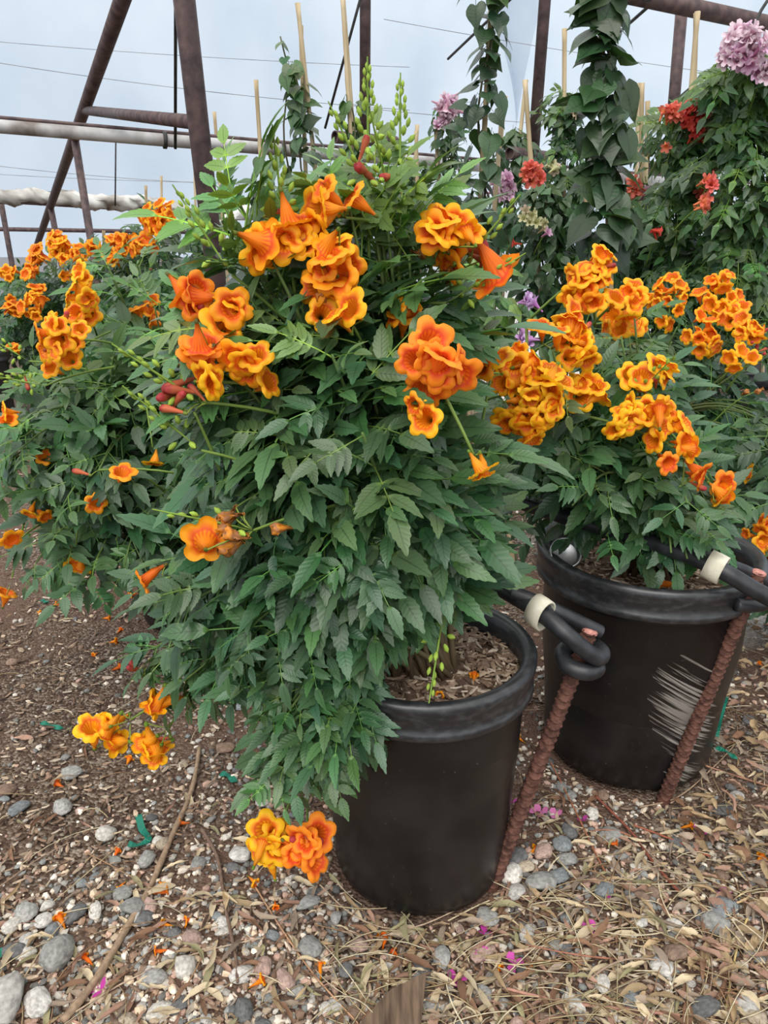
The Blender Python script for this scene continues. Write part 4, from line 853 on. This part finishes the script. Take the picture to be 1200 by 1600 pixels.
STONE = {'grey': (.26, .255, .24), 'white': (.52, .49, .44), 'blue-grey': (.19, .205, .21), 'pinkish': (.36, .25, .21), 'tan': (.40, .33, .25), 'dark grey': (.125, .125, .125), 'brown': (.22, .15, .11), 'pale grey': (.45, .43, .40)}
SN = list(STONE)
def dry_leaf_arr(seed, wide=.16):
    r = random.Random(seed); n = 9; x = np.linspace(-.5, .5, n); t = np.linspace(0, 1, n)
    w = wide * np.sin(np.pi * np.clip(t, .02, .98) ** .8) ** .8 + .006; roll = r.uniform(1.0, 4.2); tw = r.uniform(-2.2, 2.2); arch = r.uniform(-.1, .30); bend = r.uniform(-.6, .6); V_ = []
    for i in range(n):
        for s in (-1, -.5, 0, .5, 1):
            a = s * roll * .5; y = w[i] * (math.sin(a) / (roll * .5)) if roll > .05 else w[i] * s; z = w[i] * (1 - math.cos(a)) / (roll * .5)
            c, sn = math.cos(tw * (t[i] - .5)), math.sin(tw * (t[i] - .5)); V_.append((x[i], y * c - z * sn + bend * x[i] ** 2, y * sn + z * c + arch * (.25 - x[i] ** 2) + (.022 + .22 * max(0, wide - .2)) * math.sin(i * 2.1 + s * 2 + seed)))
    V_ = np.array(V_); V_[:, 2] -= V_[:, 2].min(); F_ = []
    for i in range(n - 1):
        for k in range(4): a = i * 5 + k; F_ += [(a, a + 1, a + 6), (a, a + 6, a + 5)]
    T_ = np.stack([np.tile([0, .25, .5, .75, 1], n), np.repeat(t, 5)], 1); return V_, np.array(F_), np.ones((len(V_), 3)), T_
DRY = [dry_leaf_arr(100 + k, .10 + .016 * (k % 5)) for k in range(9)]; DRYW = [dry_leaf_arr(130 + k, .26 + .02 * k) for k in range(4)]
DRYM = [mesh_np('dry_leaf', a[0], a[1], M['litter'], a[2]) for a in DRY]; DRYWM = [mesh_np('dry_leaf', a[0], a[1], M['litter'], a[2]) for a in DRYW]
TAN = {'tan': (.40, .29, .17), 'pale straw-coloured': (.56, .46, .31), 'brown': (.23, .13, .08), 'olive': (.31, .28, .16), 'grey-brown': (.32, .25, .19), 'pinkish-brown': (.36, .22, .16)}
HEAP = G(840, 1350)
def near_heap(p): return math.hypot((p[0] - HEAP[0]) / 1.5, p[1] - HEAP[1]) < .055
def blocked(p, pad=0.):
    for c, r_ in ((P1, .150), (P2, .172), (P3[:2], .155), (P4[:2], .195), (P5[:2], .195)):
        if math.hypot(p[0] - c[0], p[1] - c[1]) < r_ + pad: return True
    return False
def w_straw(a, b): return .12 + .88 * (a > 520 and b > 1330) * 1. + (.3 if a > 1040 else 0)
def scatter(n, y0=.52, y1=5., wt=None):
    out = []
    while len(out) < n:
        Y = 1 / (rnd.random() * (1 / y0 - 1 / y1) + 1 / y1); X = U(-1, 1) * (.60 * Y + .30)
        if blocked((X, Y), .004): continue
        p = np.array([X, Y, float(hgt(X, Y))])
        if wt in (w_dry, w_straw) and near_heap(p): continue
        if wt is not None:
            a, b, d = proj(p)
            if rnd.random() > wt(a, b): continue
        out.append(p)
    return out
def soil_zone(a, b):                               # bare dark soil on the left
    return max(0., min(1., (330 - a - .25 * max(0, b - 1250)) / 120)) * max(0., min(1., (1440 - b) / 130))
def w_gravel(a, b): return (1 - .80 * soil_zone(a, b)) * (.45 if a > 1050 and b < 1300 else 1) * (.6 if a > 560 and b > 1400 else 1)
def w_dry(a, b): return .06 + .12 * (b > 1250) + .16 * (b > 1400) + .6 * (a > 560 and b > 1290) + (.8 if a > 1060 else 0)
def place_word(p):
    a, b, d = proj(p); L_ = ((300, 1200, 'near the top of the long dead stick'), (150, 1320, 'left of the bent green tape'), (300, 1420, 'between the two dead sticks'), (60, 1420, 'on the left margin gravel'), (180, 1580, 'at the lower end of the dead stick'), (560, 1560, 'near the wood scrap'), (700, 1560, 'right of the wood scrap'), (700, 1480, 'in straw below the nearest pot'), (860, 1340, 'in the pebble heap by the rebar'), (840, 1460, 'in straw below the pebble heap'), (960, 1420, 'in the mid straw with a magenta petal'), (960, 1520, 'low in the tangled straw'), (1160, 1560, 'in the bottom right corner'), (1150, 1380, 'at the right edge beside dark stones'), (1060, 1320, 'near the red twig'), (1170, 1250, 'below the litter pile at right edge'), (1150, 1010, 'high in the litter pile by the pot'), (850, 1200, 'between the two black pots'), (150, 1180, 'below the yellow trumpet blooms'), (180, 950, 'far up the soil path'), (768, 1390, 'by the foot of the front rebar'), (640, 1470, 'just in front of the nearest pot'), (215, 1390, 'beside the long dead stick'), (60, 1050, 'on the dark soil path'), (950, 1270, 'before the scraped pot'), (1150, 1120, 'in the litter right of the scraped pot'), (1080, 1500, 'in the straw at lower right'), (60, 1540, 'in the lower left corner'), (440, 1540, 'at the bottom left of the pot'), (820, 1560, 'at the bottom edge amid straw'), (400, 1280, 'under the hanging orange blooms'))
    return min(L_, key=lambda t: (t[0] - a) ** 2 + (t[1] - b) ** 2)[2]
def size_word(s): return 'large' if s > .032 else 'small' if s < .015 else 'medium'
# -- stones
pebs = []
hand = [(112, 1214, 32, 'grey'), (97, 1267, 30, 'grey'), (32, 1272, 32, 'blue-grey'), (376, 1342, 36, 'pale grey'), (42, 1430, 40, 'grey'), (75, 1421, 24, 'white'), (70, 1445, 28, 'pale grey'), (20, 1455, 30, 'white'), (92, 1500, 56, 'grey'), (8, 1578, 84, 'pale grey'), (60, 1578, 52, 'pale grey'), (167, 1304, 34, 'white'), (482, 1417, 34, 'grey'), (484, 1490, 46, 'grey'), (447, 1540, 36, 'pinkish'), (380, 1588, 40, 'dark grey'), (150, 1427, 30, 'white'),
        (806, 1346, 38, 'dark grey'), (795, 1374, 46, 'white'), (850, 1340, 32, 'pinkish'), (877, 1327, 32, 'blue-grey'), (889, 1306, 30, 'dark grey'), (885, 1350, 30, 'grey'), (845, 1388, 44, 'grey'), (872, 1378, 32, 'blue-grey'), (970, 1340, 26, 'grey'), (1132, 1422, 38, 'blue-grey'), (760, 1435, 34, 'grey'), (690, 1496, 36, 'grey'), (987, 1572, 34, 'blue-grey'), (1100, 1588, 44, 'dark grey'), (1053, 1500, 40, 'brown'), (1120, 1450, 46, 'grey'), (805, 1400, 34, 'pale grey'), (820, 1362, 26, 'tan'), (770, 1500, 20, 'tan'), (10, 1245, 36, 'brown'), (330, 1120, 26, 'tan'), (230, 1345, 30, 'grey'), (255, 1320, 26, 'tan'), (210, 1420, 40, 'grey'), (190, 1400, 30, 'grey'), (940, 1545, 30, 'white'), (1020, 1400, 24, 'brown'), (880, 1490, 28, 'dark grey'), (650, 1530, 24, 'grey'), (560, 1480, 30, 'pinkish'), (525, 1440, 24, 'grey'), (540, 1520, 26, 'dark grey'), (1180, 1500, 30, 'grey')]
for a, b, s, c in hand:
    p = G(a, b); p[2] = float(hgt(p[0], p[1])); pebs.append((p + UP * .004, s * .56 * depth(p) / FPX, c))
for p in scatter(430, .6, 2.6, lambda a, b: (1 - .6 * soil_zone(a, b)) * (a > -20 and a < 1220)):
    pebs.append((p, rnd.choice((.006, .008, .008, .011, .011, .014, .018)) * U(.85, 1.25), rnd.choice(SN)))
pebs = [t for t in pebs if not blocked(t[0], .002)]
order = sorted(range(len(pebs)), key=lambda i: -pebs[i][1] / depth(pebs[i][0])); big = set(order[:300]); g = Geo()
GRP = 'pebbles scattered over the ground'
for i, (p, s, c) in enumerate(pebs):
    sx, sy, sz = s * U(.95, 1.25), s * U(.7, .95), s * U(.4, .62); R_ = rotz(U(0, 6.28)); cc = np.array(STONE[c]) * U(.8, 1.2)
    if i in big:
        o = obj('pebble', PEBM[i % 7], None, None, tuple(cc)); m_ = np.eye(3) @ R_ @ np.diag([sx, sy, sz]); o.matrix_world = mat4(m_, 1., p + UP * sz * .45); tag(o, f'{size_word(s)} {c} pebble {place_word(p)}', 'pebble', GRP)
    else: a = PEB[i % 7]; g.add(a[0] * [sx, sy, sz] @ R_.T + p + UP * sz * .4, a[1], cc)
for p in scatter(21000, .55, 3.2, w_gravel):
    s = .0024 + .0066 * rnd.random() ** 2.0 + (.001 if p[1] > 1.5 else 0); a = rnd.choice(GRV); c = np.array(STONE[rnd.choice(SN)]) * U(.85, 1.5) * np.array([1.05, 1., .94]); g.add((a[0] * [s * U(.8, 1.3), s * U(.7, 1.), s * U(.5, .8)]) @ rotz(U(0, 6.28)).T + p + UP * s * .3, a[1], c)
tag(obj('gravel', g.mesh('gravel', M['stone'], False), None, None, (1, 1, 1)), 'fine mixed grey and brown gravel covering the soil', 'gravel', kind='stuff')
# -- bark chips
g = Geo()
for p in scatter(6500, .55, 3.6, lambda a, b: .45 + .55 * soil_zone(a, b)):
    L = U(.006, .022) * (1.25 if p[1] > 1.5 else 1); c = np.array(BARK[rnd.randrange(6)]) * U(.7, 1.5); chip(g, p + UP * U(.001, .007), rotz(U(0, 6.28)) @ rotx(U(-.4, .4)), L, L * U(.2, .5), .002, c, U(-.2, .3))
tag(obj('mulch', g.mesh('mulch', M['bark'], False), None, None, (1, 1, 1)), 'shredded brown bark chips on the ground', 'mulch', kind='stuff')
# -- dry leaves
dl = []
for p in scatter(2900, .56, 2.4, w_dry):
    pile = proj(p)[0] > 1060
    dl.append((p + UP * (U(.002, .05) if pile and p[1] > .95 else U(.002, .012)), U(.020, .052) * (1.1 if pile else 1), rnd.choice(('tan', 'pinkish-brown', 'pale straw-coloured', 'pale straw-coloured', 'olive', 'grey-brown', 'brown') if not pile else ('tan', 'pale straw-coloured', 'tan', 'brown', 'grey-brown', 'pinkish-brown')), pile))
order = sorted((i for i in range(len(dl)) if -10 < proj(dl[i][0])[0] < 1210 and proj(dl[i][0])[1] < 1610), key=lambda i: -dl[i][1] / depth(dl[i][0])); big = set(order[:290]); g = Geo()
for i, (p, s, c, pile) in enumerate(dl):
    R_ = rotz(U(0, 6.28)) @ rotx(U(-.5, .5)) ; cc = np.array(TAN[c]) * U(.75, 1.2); wd = pile and rnd.random() < .42; k = rnd.randrange(4 if wd else 9)
    if i in big:
        o = obj('dry_leaf', (DRYWM if wd else DRYM)[k], None, mat4(R_, s * (.7 if wd else 1), p), tuple(cc)); tag(o, f'{"broad " if wd else "curled "}{"long " if s > .042 else "short " if s < .03 else ""}{c} dry leaf {place_word(p)}', 'dry leaf', 'dry leaves strewn on the ground')
    else: a = (DRYW if wd else DRY)[k]; g.add(a[0] * s * (.7 if wd else 1) @ R_.T + p, a[1], cc, a[3])
tag(obj('leaf_litter', g.mesh('leaf_litter', M['litter']), None, None, (1, 1, 1)), 'crumbled dry leaf litter between the pebbles', 'leaf litter', kind='stuff')
# -- straw and twigs
def twig_pts(p, L, ang, bow, n=7, rise=.012):
    d = np.array([math.cos(ang), math.sin(ang), 0]); s = np.array([-d[1], d[0], 0]); t = np.linspace(-.5, .5, n)[:, None]; return p + d * t * L + s * bow * L * (.25 - t * t) * 2 + UP * (.004 + rise * (1 - 4 * t * t) * U(0, 1))
g = Geo()
for p in scatter(760, .56, 2.0, w_straw):
    V_, F_ = tube(twig_pts(p + UP * .004, U(.04, .16), rnd.gauss(.25, .8), U(-.3, .3)), U(.0006, .0012), 3, False); g.add(V_, F_, np.array(rnd.choice(((.52, .43, .26), (.40, .30, .17), (.60, .52, .36), (.30, .18, .10)))) * U(.8, 1.15))
tag(obj('straw', g.mesh('straw', M['wood']), None, None, (1, 1, 1)), 'thin tan straw stalks tangled at lower right', 'straw', kind='stuff')
def stick(px_pts, r0, r1, c, label, name='twig', n=30, lift=.008):
    P_ = [G(a, b) + UP * (lift + (q[0] if q else 0)) for a, b, *q in px_pts]; P_ = [p + UP * float(hgt(p[0], p[1])) for p in P_]; pts = spline(P_, n); b = pts[0].copy(); k = np.linspace(r0, r1, n) * (1 + .10 * np.sin(np.arange(n) * 1.7)); V_, F_ = tube(pts - b, k, 7)
    o = obj(name, mesh_np(name, V_, F_, M['wood'], (1, 1, 1)), None, None, c); o.location = b; return tag(o, label, 'twig' if name == 'twig' else 'stick')
stick([(312, 1170), (300, 1235), (270, 1305), (235, 1390), (205, 1445), (150, 1540), (100, 1605)], .0042, .0062, (.30, .21, .14), 'long brown dead stick lying diagonally at lower left', 'dead_stick')
stick([(315, 1298), (340, 1345), (352, 1420), (368, 1500), (372, 1545)], .0035, .0022, (.17, .11, .08), 'thin dark stick right of the long dead stick', 'dead_stick')
stick([(400, 1395), (440, 1460), (490, 1530), (560, 1605)], .0013, .0012, (.42, .24, .14), 'thin reddish stalk curving left of the nearest pot')
stick([(930, 1245), (985, 1300), (1020, 1350), (1070, 1410)], .0022, .0028, (.24, .075, .05), 'dark red twig in the straw before the scraped pot')
stick([(990, 1290), (1045, 1310), (1110, 1340)], .0016, .002, (.30, .10, .06), 'short red twig crossing toward the right litter')
stick([(860, 1195), (900, 1275), (925, 1330), (945, 1370)], .0015, .0015, (.36, .14, .07), 'rusty-orange twig beside the pebble heap')
stick([(865, 1185, .05), (920, 1200, .06), (990, 1202, .075), (1048, 1180, .095)], .0016, .0014, (.45, .27, .17), 'pale brown vine stem looped across the scraped pot foot', lift=.01)
stick([(1060, 1190, .01), (1120, 1210), (1210, 1245)], .0018, .0018, (.40, .21, .14), 'pink-brown stem trailing right from the second rebar')
stick([(790, 1545), (880, 1570), (1010, 1592), (1060, 1600)], .0024, .0022, (.38, .20, .15), 'stout pinkish stalk along the bottom edge')
stick([(800, 1490), (900, 1478), (980, 1452), (1000, 1440)], .0028, .0015, (.42, .31, .22), 'forked pale brown stalk in the straw')
stick([(700, 1440), (770, 1410), (830, 1408), (940, 1425)], .0011, .0011, (.55, .46, .30), 'slender straw stem just right of the nearest pot')
stick([(1130, 1605), (1140, 1540), (1155, 1470), (1180, 1410)], .0018, .0015, (.50, .38, .16), 'yellowish stem standing out at lower right')
stick([(500, 1390), (560, 1440), (640, 1452), (740, 1410), (765, 1390)], .0011, .001, (.46, .34, .24), 'thin stalk curving along the base of the nearest pot')
stick([(1000, 1260), (1060, 1245), (1120, 1200), (1150, 1170)], .0015, .0012, (.34, .24, .16), 'brown twig leaning into the litter right of the rebar')
stick([(905, 1075, .12), (935, 1050, .0), (960, 1030, 0)], .001, .001, (.4, .25, .15), 'tiny dry twig by the scraped pot')
stick([(0, 1395), (60, 1350), (110, 1320)], .0012, .0008, (.32, .22, .16), 'thin twig on the dark soil at left edge')
stick([(120, 1590), (200, 1540), (300, 1500), (410, 1475)], .0012, .001, (.46, .35, .25), 'thin dry stalk crossing the long dead stick')
for p in scatter(46, .6, 1.9, lambda a, b: .15 + .85 * (a > 560 and b > 1300)):
    L = U(.06, .17); a, b, d = proj(p)
    if not (0 < a < 1200 and b < 1600): continue
    pts = twig_pts(p + UP * .004, L, U(0, 3.14), U(-.3, .3), 10); V_, F_ = tube(pts - pts[0], np.linspace(.0016, .0009, 10) * U(.7, 1.2), 5); cn, cc = rnd.choice((('tan', (.46, .35, .22)), ('reddish', (.32, .14, .09)), ('grey-brown', (.3, .22, .16)), ('pale', (.58, .49, .34))))
    o = obj('twig', mesh_np('twig', V_, F_, M['wood'], (1, 1, 1)), None, None, cc); o.location = pts[0]; tag(o, f'{"long" if L > .11 else "short"} {cn} twig {place_word(p)}', 'twig', 'loose twigs on the ground')
# -- fallen blooms and petals
def fallen(px, py, s=.03, tint=(1, .85, 1), z=0., lab=None):
    p = G(px, py, z) if z else G(px, py); p[2] = (z or float(hgt(p[0], p[1]))) + s * .17
    d = nrm(np.array([U(-1, 1), U(-1, 1), U(-.05, .15)])); o = obj('fallen_flower', rnd.choice(FLOW[1:]), None, mat4(zframe(d) @ rotz(U(0, 6)) @ np.diag([.6, .6, 1.]), s, p - d * s * .5), tint); tag(o, lab or f'{"small " if s < .025 else ""}fallen {"dull brownish-red" if tint[0] < .9 else "reddish" if tint[1] < .7 else "golden" if tint[1] > .9 else "orange"} trumpet flower {place_word(p)}', 'flower', 'fallen orange flowers')
for a, b in ((95, 1232), (180, 1335), (290, 1285), (100, 1447), (262, 1448), (190, 1382), (200, 1190), (300, 1258), (250, 1380), (400, 1545), (500, 1525), (255, 1490), (185, 985), (175, 1002), (180, 1045), (150, 1020), (15, 928), (120, 890), (165, 965), (60, 960), (85, 950), (210, 930), (250, 1395), (790, 1275), (830, 1338), (815, 1160), (773, 1500), (820, 1510), (955, 1320), (430, 1420), (395, 1380), (1070, 1290), (1185, 1345), (1190, 1050), (790, 1305), (140, 1505), (300, 1440), (600, 1395 + 80), (620, 1440 + 50)):
    if not blocked(G(a, b), .01): fallen(a, b, U(.02, .032), rnd.choice(((1, .85, 1), (1, .6, .8), (1, .95, 1), (.8, .5, .9))))
fallen(740, 1065, .022, z=.375, lab='small orange petal curl on the nearest pot mulch'); fallen(690, 1085, .022, z=.372, lab='orange petal scrap by the nearest pot rim'); fallen(1048, 918, .045, z=.395, lab='dried yellow-orange flower on the scraped pot mulch'); fallen(1075, 895, .035, z=.395, lab='faded orange bloom deep in the scraped pot')
def petal_mesh(seed):
    q = np.random.default_rng(seed); V_ = []; F_ = []; n0 = 0
    for k in range(3):
        a = k * 2.1 + q.uniform(-.3, .3); d = np.array([math.cos(a), math.sin(a)]); s = np.array([-d[1], d[0]]); ring = [(0, 0, 0)]
        for u, w, z in ((.35, .35, .18), (.75, .45, .35), (1., .0, .5), (.75, -.45, .35), (.35, -.35, .18)): ring.append((*(d * u + s * w), z + q.uniform(-.08, .08)))
        if k == 0: V_ += ring; idx = list(range(6)); n0 = 6
        else: V_ += ring[1:]; idx = [0] + list(range(n0, n0 + 5)); n0 += 5
        F_ += [(idx[0], idx[i], idx[i + 1]) for i in range(1, 5)]
    V_ = np.array(V_); V_[:, 2] -= V_[:, 2].min(); return mesh_np('fallen_petal', V_, F_, M['petal'], (1, 1, 1))
PETM = [petal_mesh(k) for k in range(3)]
for k, (a, b) in enumerate(((824, 1272), (845, 1275), (868, 1278), (912, 1285), (1092, 1300), (945, 1404), (757, 1458), (754, 1490), (802, 1505), (920, 1458), (715, 1528), (1133, 1398), (157, 1552), (800, 1262))):
    p = G(a, b); p[2] = float(hgt(p[0], p[1])) + .005; cc = rnd.choice(((.62, .09, .42), (.72, .22, .48), (.55, .06, .36)))
    o = obj('fallen_petal', PETM[k % 3], None, mat4(rotz(U(0, 6)) @ rotx(U(-.5, .5)), .0135 * U(.85, 1.2), p), cc); tag(o, f'magenta papery petal {place_word(p)}', 'petal', 'magenta petals on the ground')
def tape(pts, w, label, z=.006):
    P_ = [G(a, b) + UP * z for a, b in pts]; P_ = [p + UP * float(hgt(p[0], p[1])) for p in P_]; c = spline(P_, 14); g = Geo(); V_ = []
    for i in range(14):
        d = nrm(c[min(i + 1, 13)] - c[max(i - 1, 0)]); s = np.cross(UP, d) * w / 2; tw = .5 * math.sin(i * .8); up = UP * w * .4 * tw
        V_ += [c[i] - s - up, c[i] + s + up, c[i] + s + up + UP * .0006, c[i] - s - up + UP * .0006]
    F_ = []
    for i in range(13):
        for k in range(4): a = i * 4 + k; b_ = i * 4 + (k + 1) % 4; F_ += [(a, b_, b_ + 4), (a, b_ + 4, a + 4)]
    b0 = c[0].copy(); o = obj('plant_tie_tape', mesh_np('plant_tie_tape', np.array(V_) - b0, F_, M['tape'], (1, 1, 1), smooth=False), None, None, (.010, .20, .13)); o.location = b0; tag(o, label, 'tape')
tape([(216, 1272), (222, 1295), (232, 1310), (215, 1320), (200, 1318)], .012, 'bent green plant tape scrap left of the long dead stick')
tape([(0, 1497), (22, 1490), (50, 1474)], .012, 'green plant tape scrap at the left edge below the soil')
tape([(66, 1136), (80, 1140), (98, 1145)], .010, 'small green tape scrap on the soil left of fallen blooms')
tape([(345, 1210), (358, 1215), (368, 1225)], .012, 'green tape scrap under the drooping shrub leaves')
tape([(1128, 1125), (1120, 1150), (1112, 1185)], .012, 'green tape strip in the litter right of the scraped pot', .05)
tape([(1115, 1190), (1135, 1200), (1145, 1210)], .010, 'dark green tape curl at the foot of the litter pile', .03)
tape([(66, 942), (74, 946)], .012, 'tiny green tape scrap far back on the soil path')
pw = G(610, 1590); V_ = .8 * np.array([(-.055, -.05, 0), (.05, -.055, 0), (.065, .045, .004), (.0, .012, .002), (-.055, -.05, .009), (.05, -.055, .009), (.065, .045, .013), (.0, .012, .011)])
F_ = [(4, 5, 6), (4, 6, 7), (0, 2, 1), (0, 3, 2), (0, 1, 5), (0, 5, 4), (1, 2, 6), (1, 6, 5), (2, 3, 7), (2, 7, 6), (3, 0, 4), (3, 4, 7)]
o = obj('wood_scrap', mesh_np('wood_scrap', V_, F_, M['plank'], smooth=False)); o.location = (pw[0], pw[1] + .02, .006); tag(o, 'flat splintered brown wood scrap at the bottom edge', 'wood')
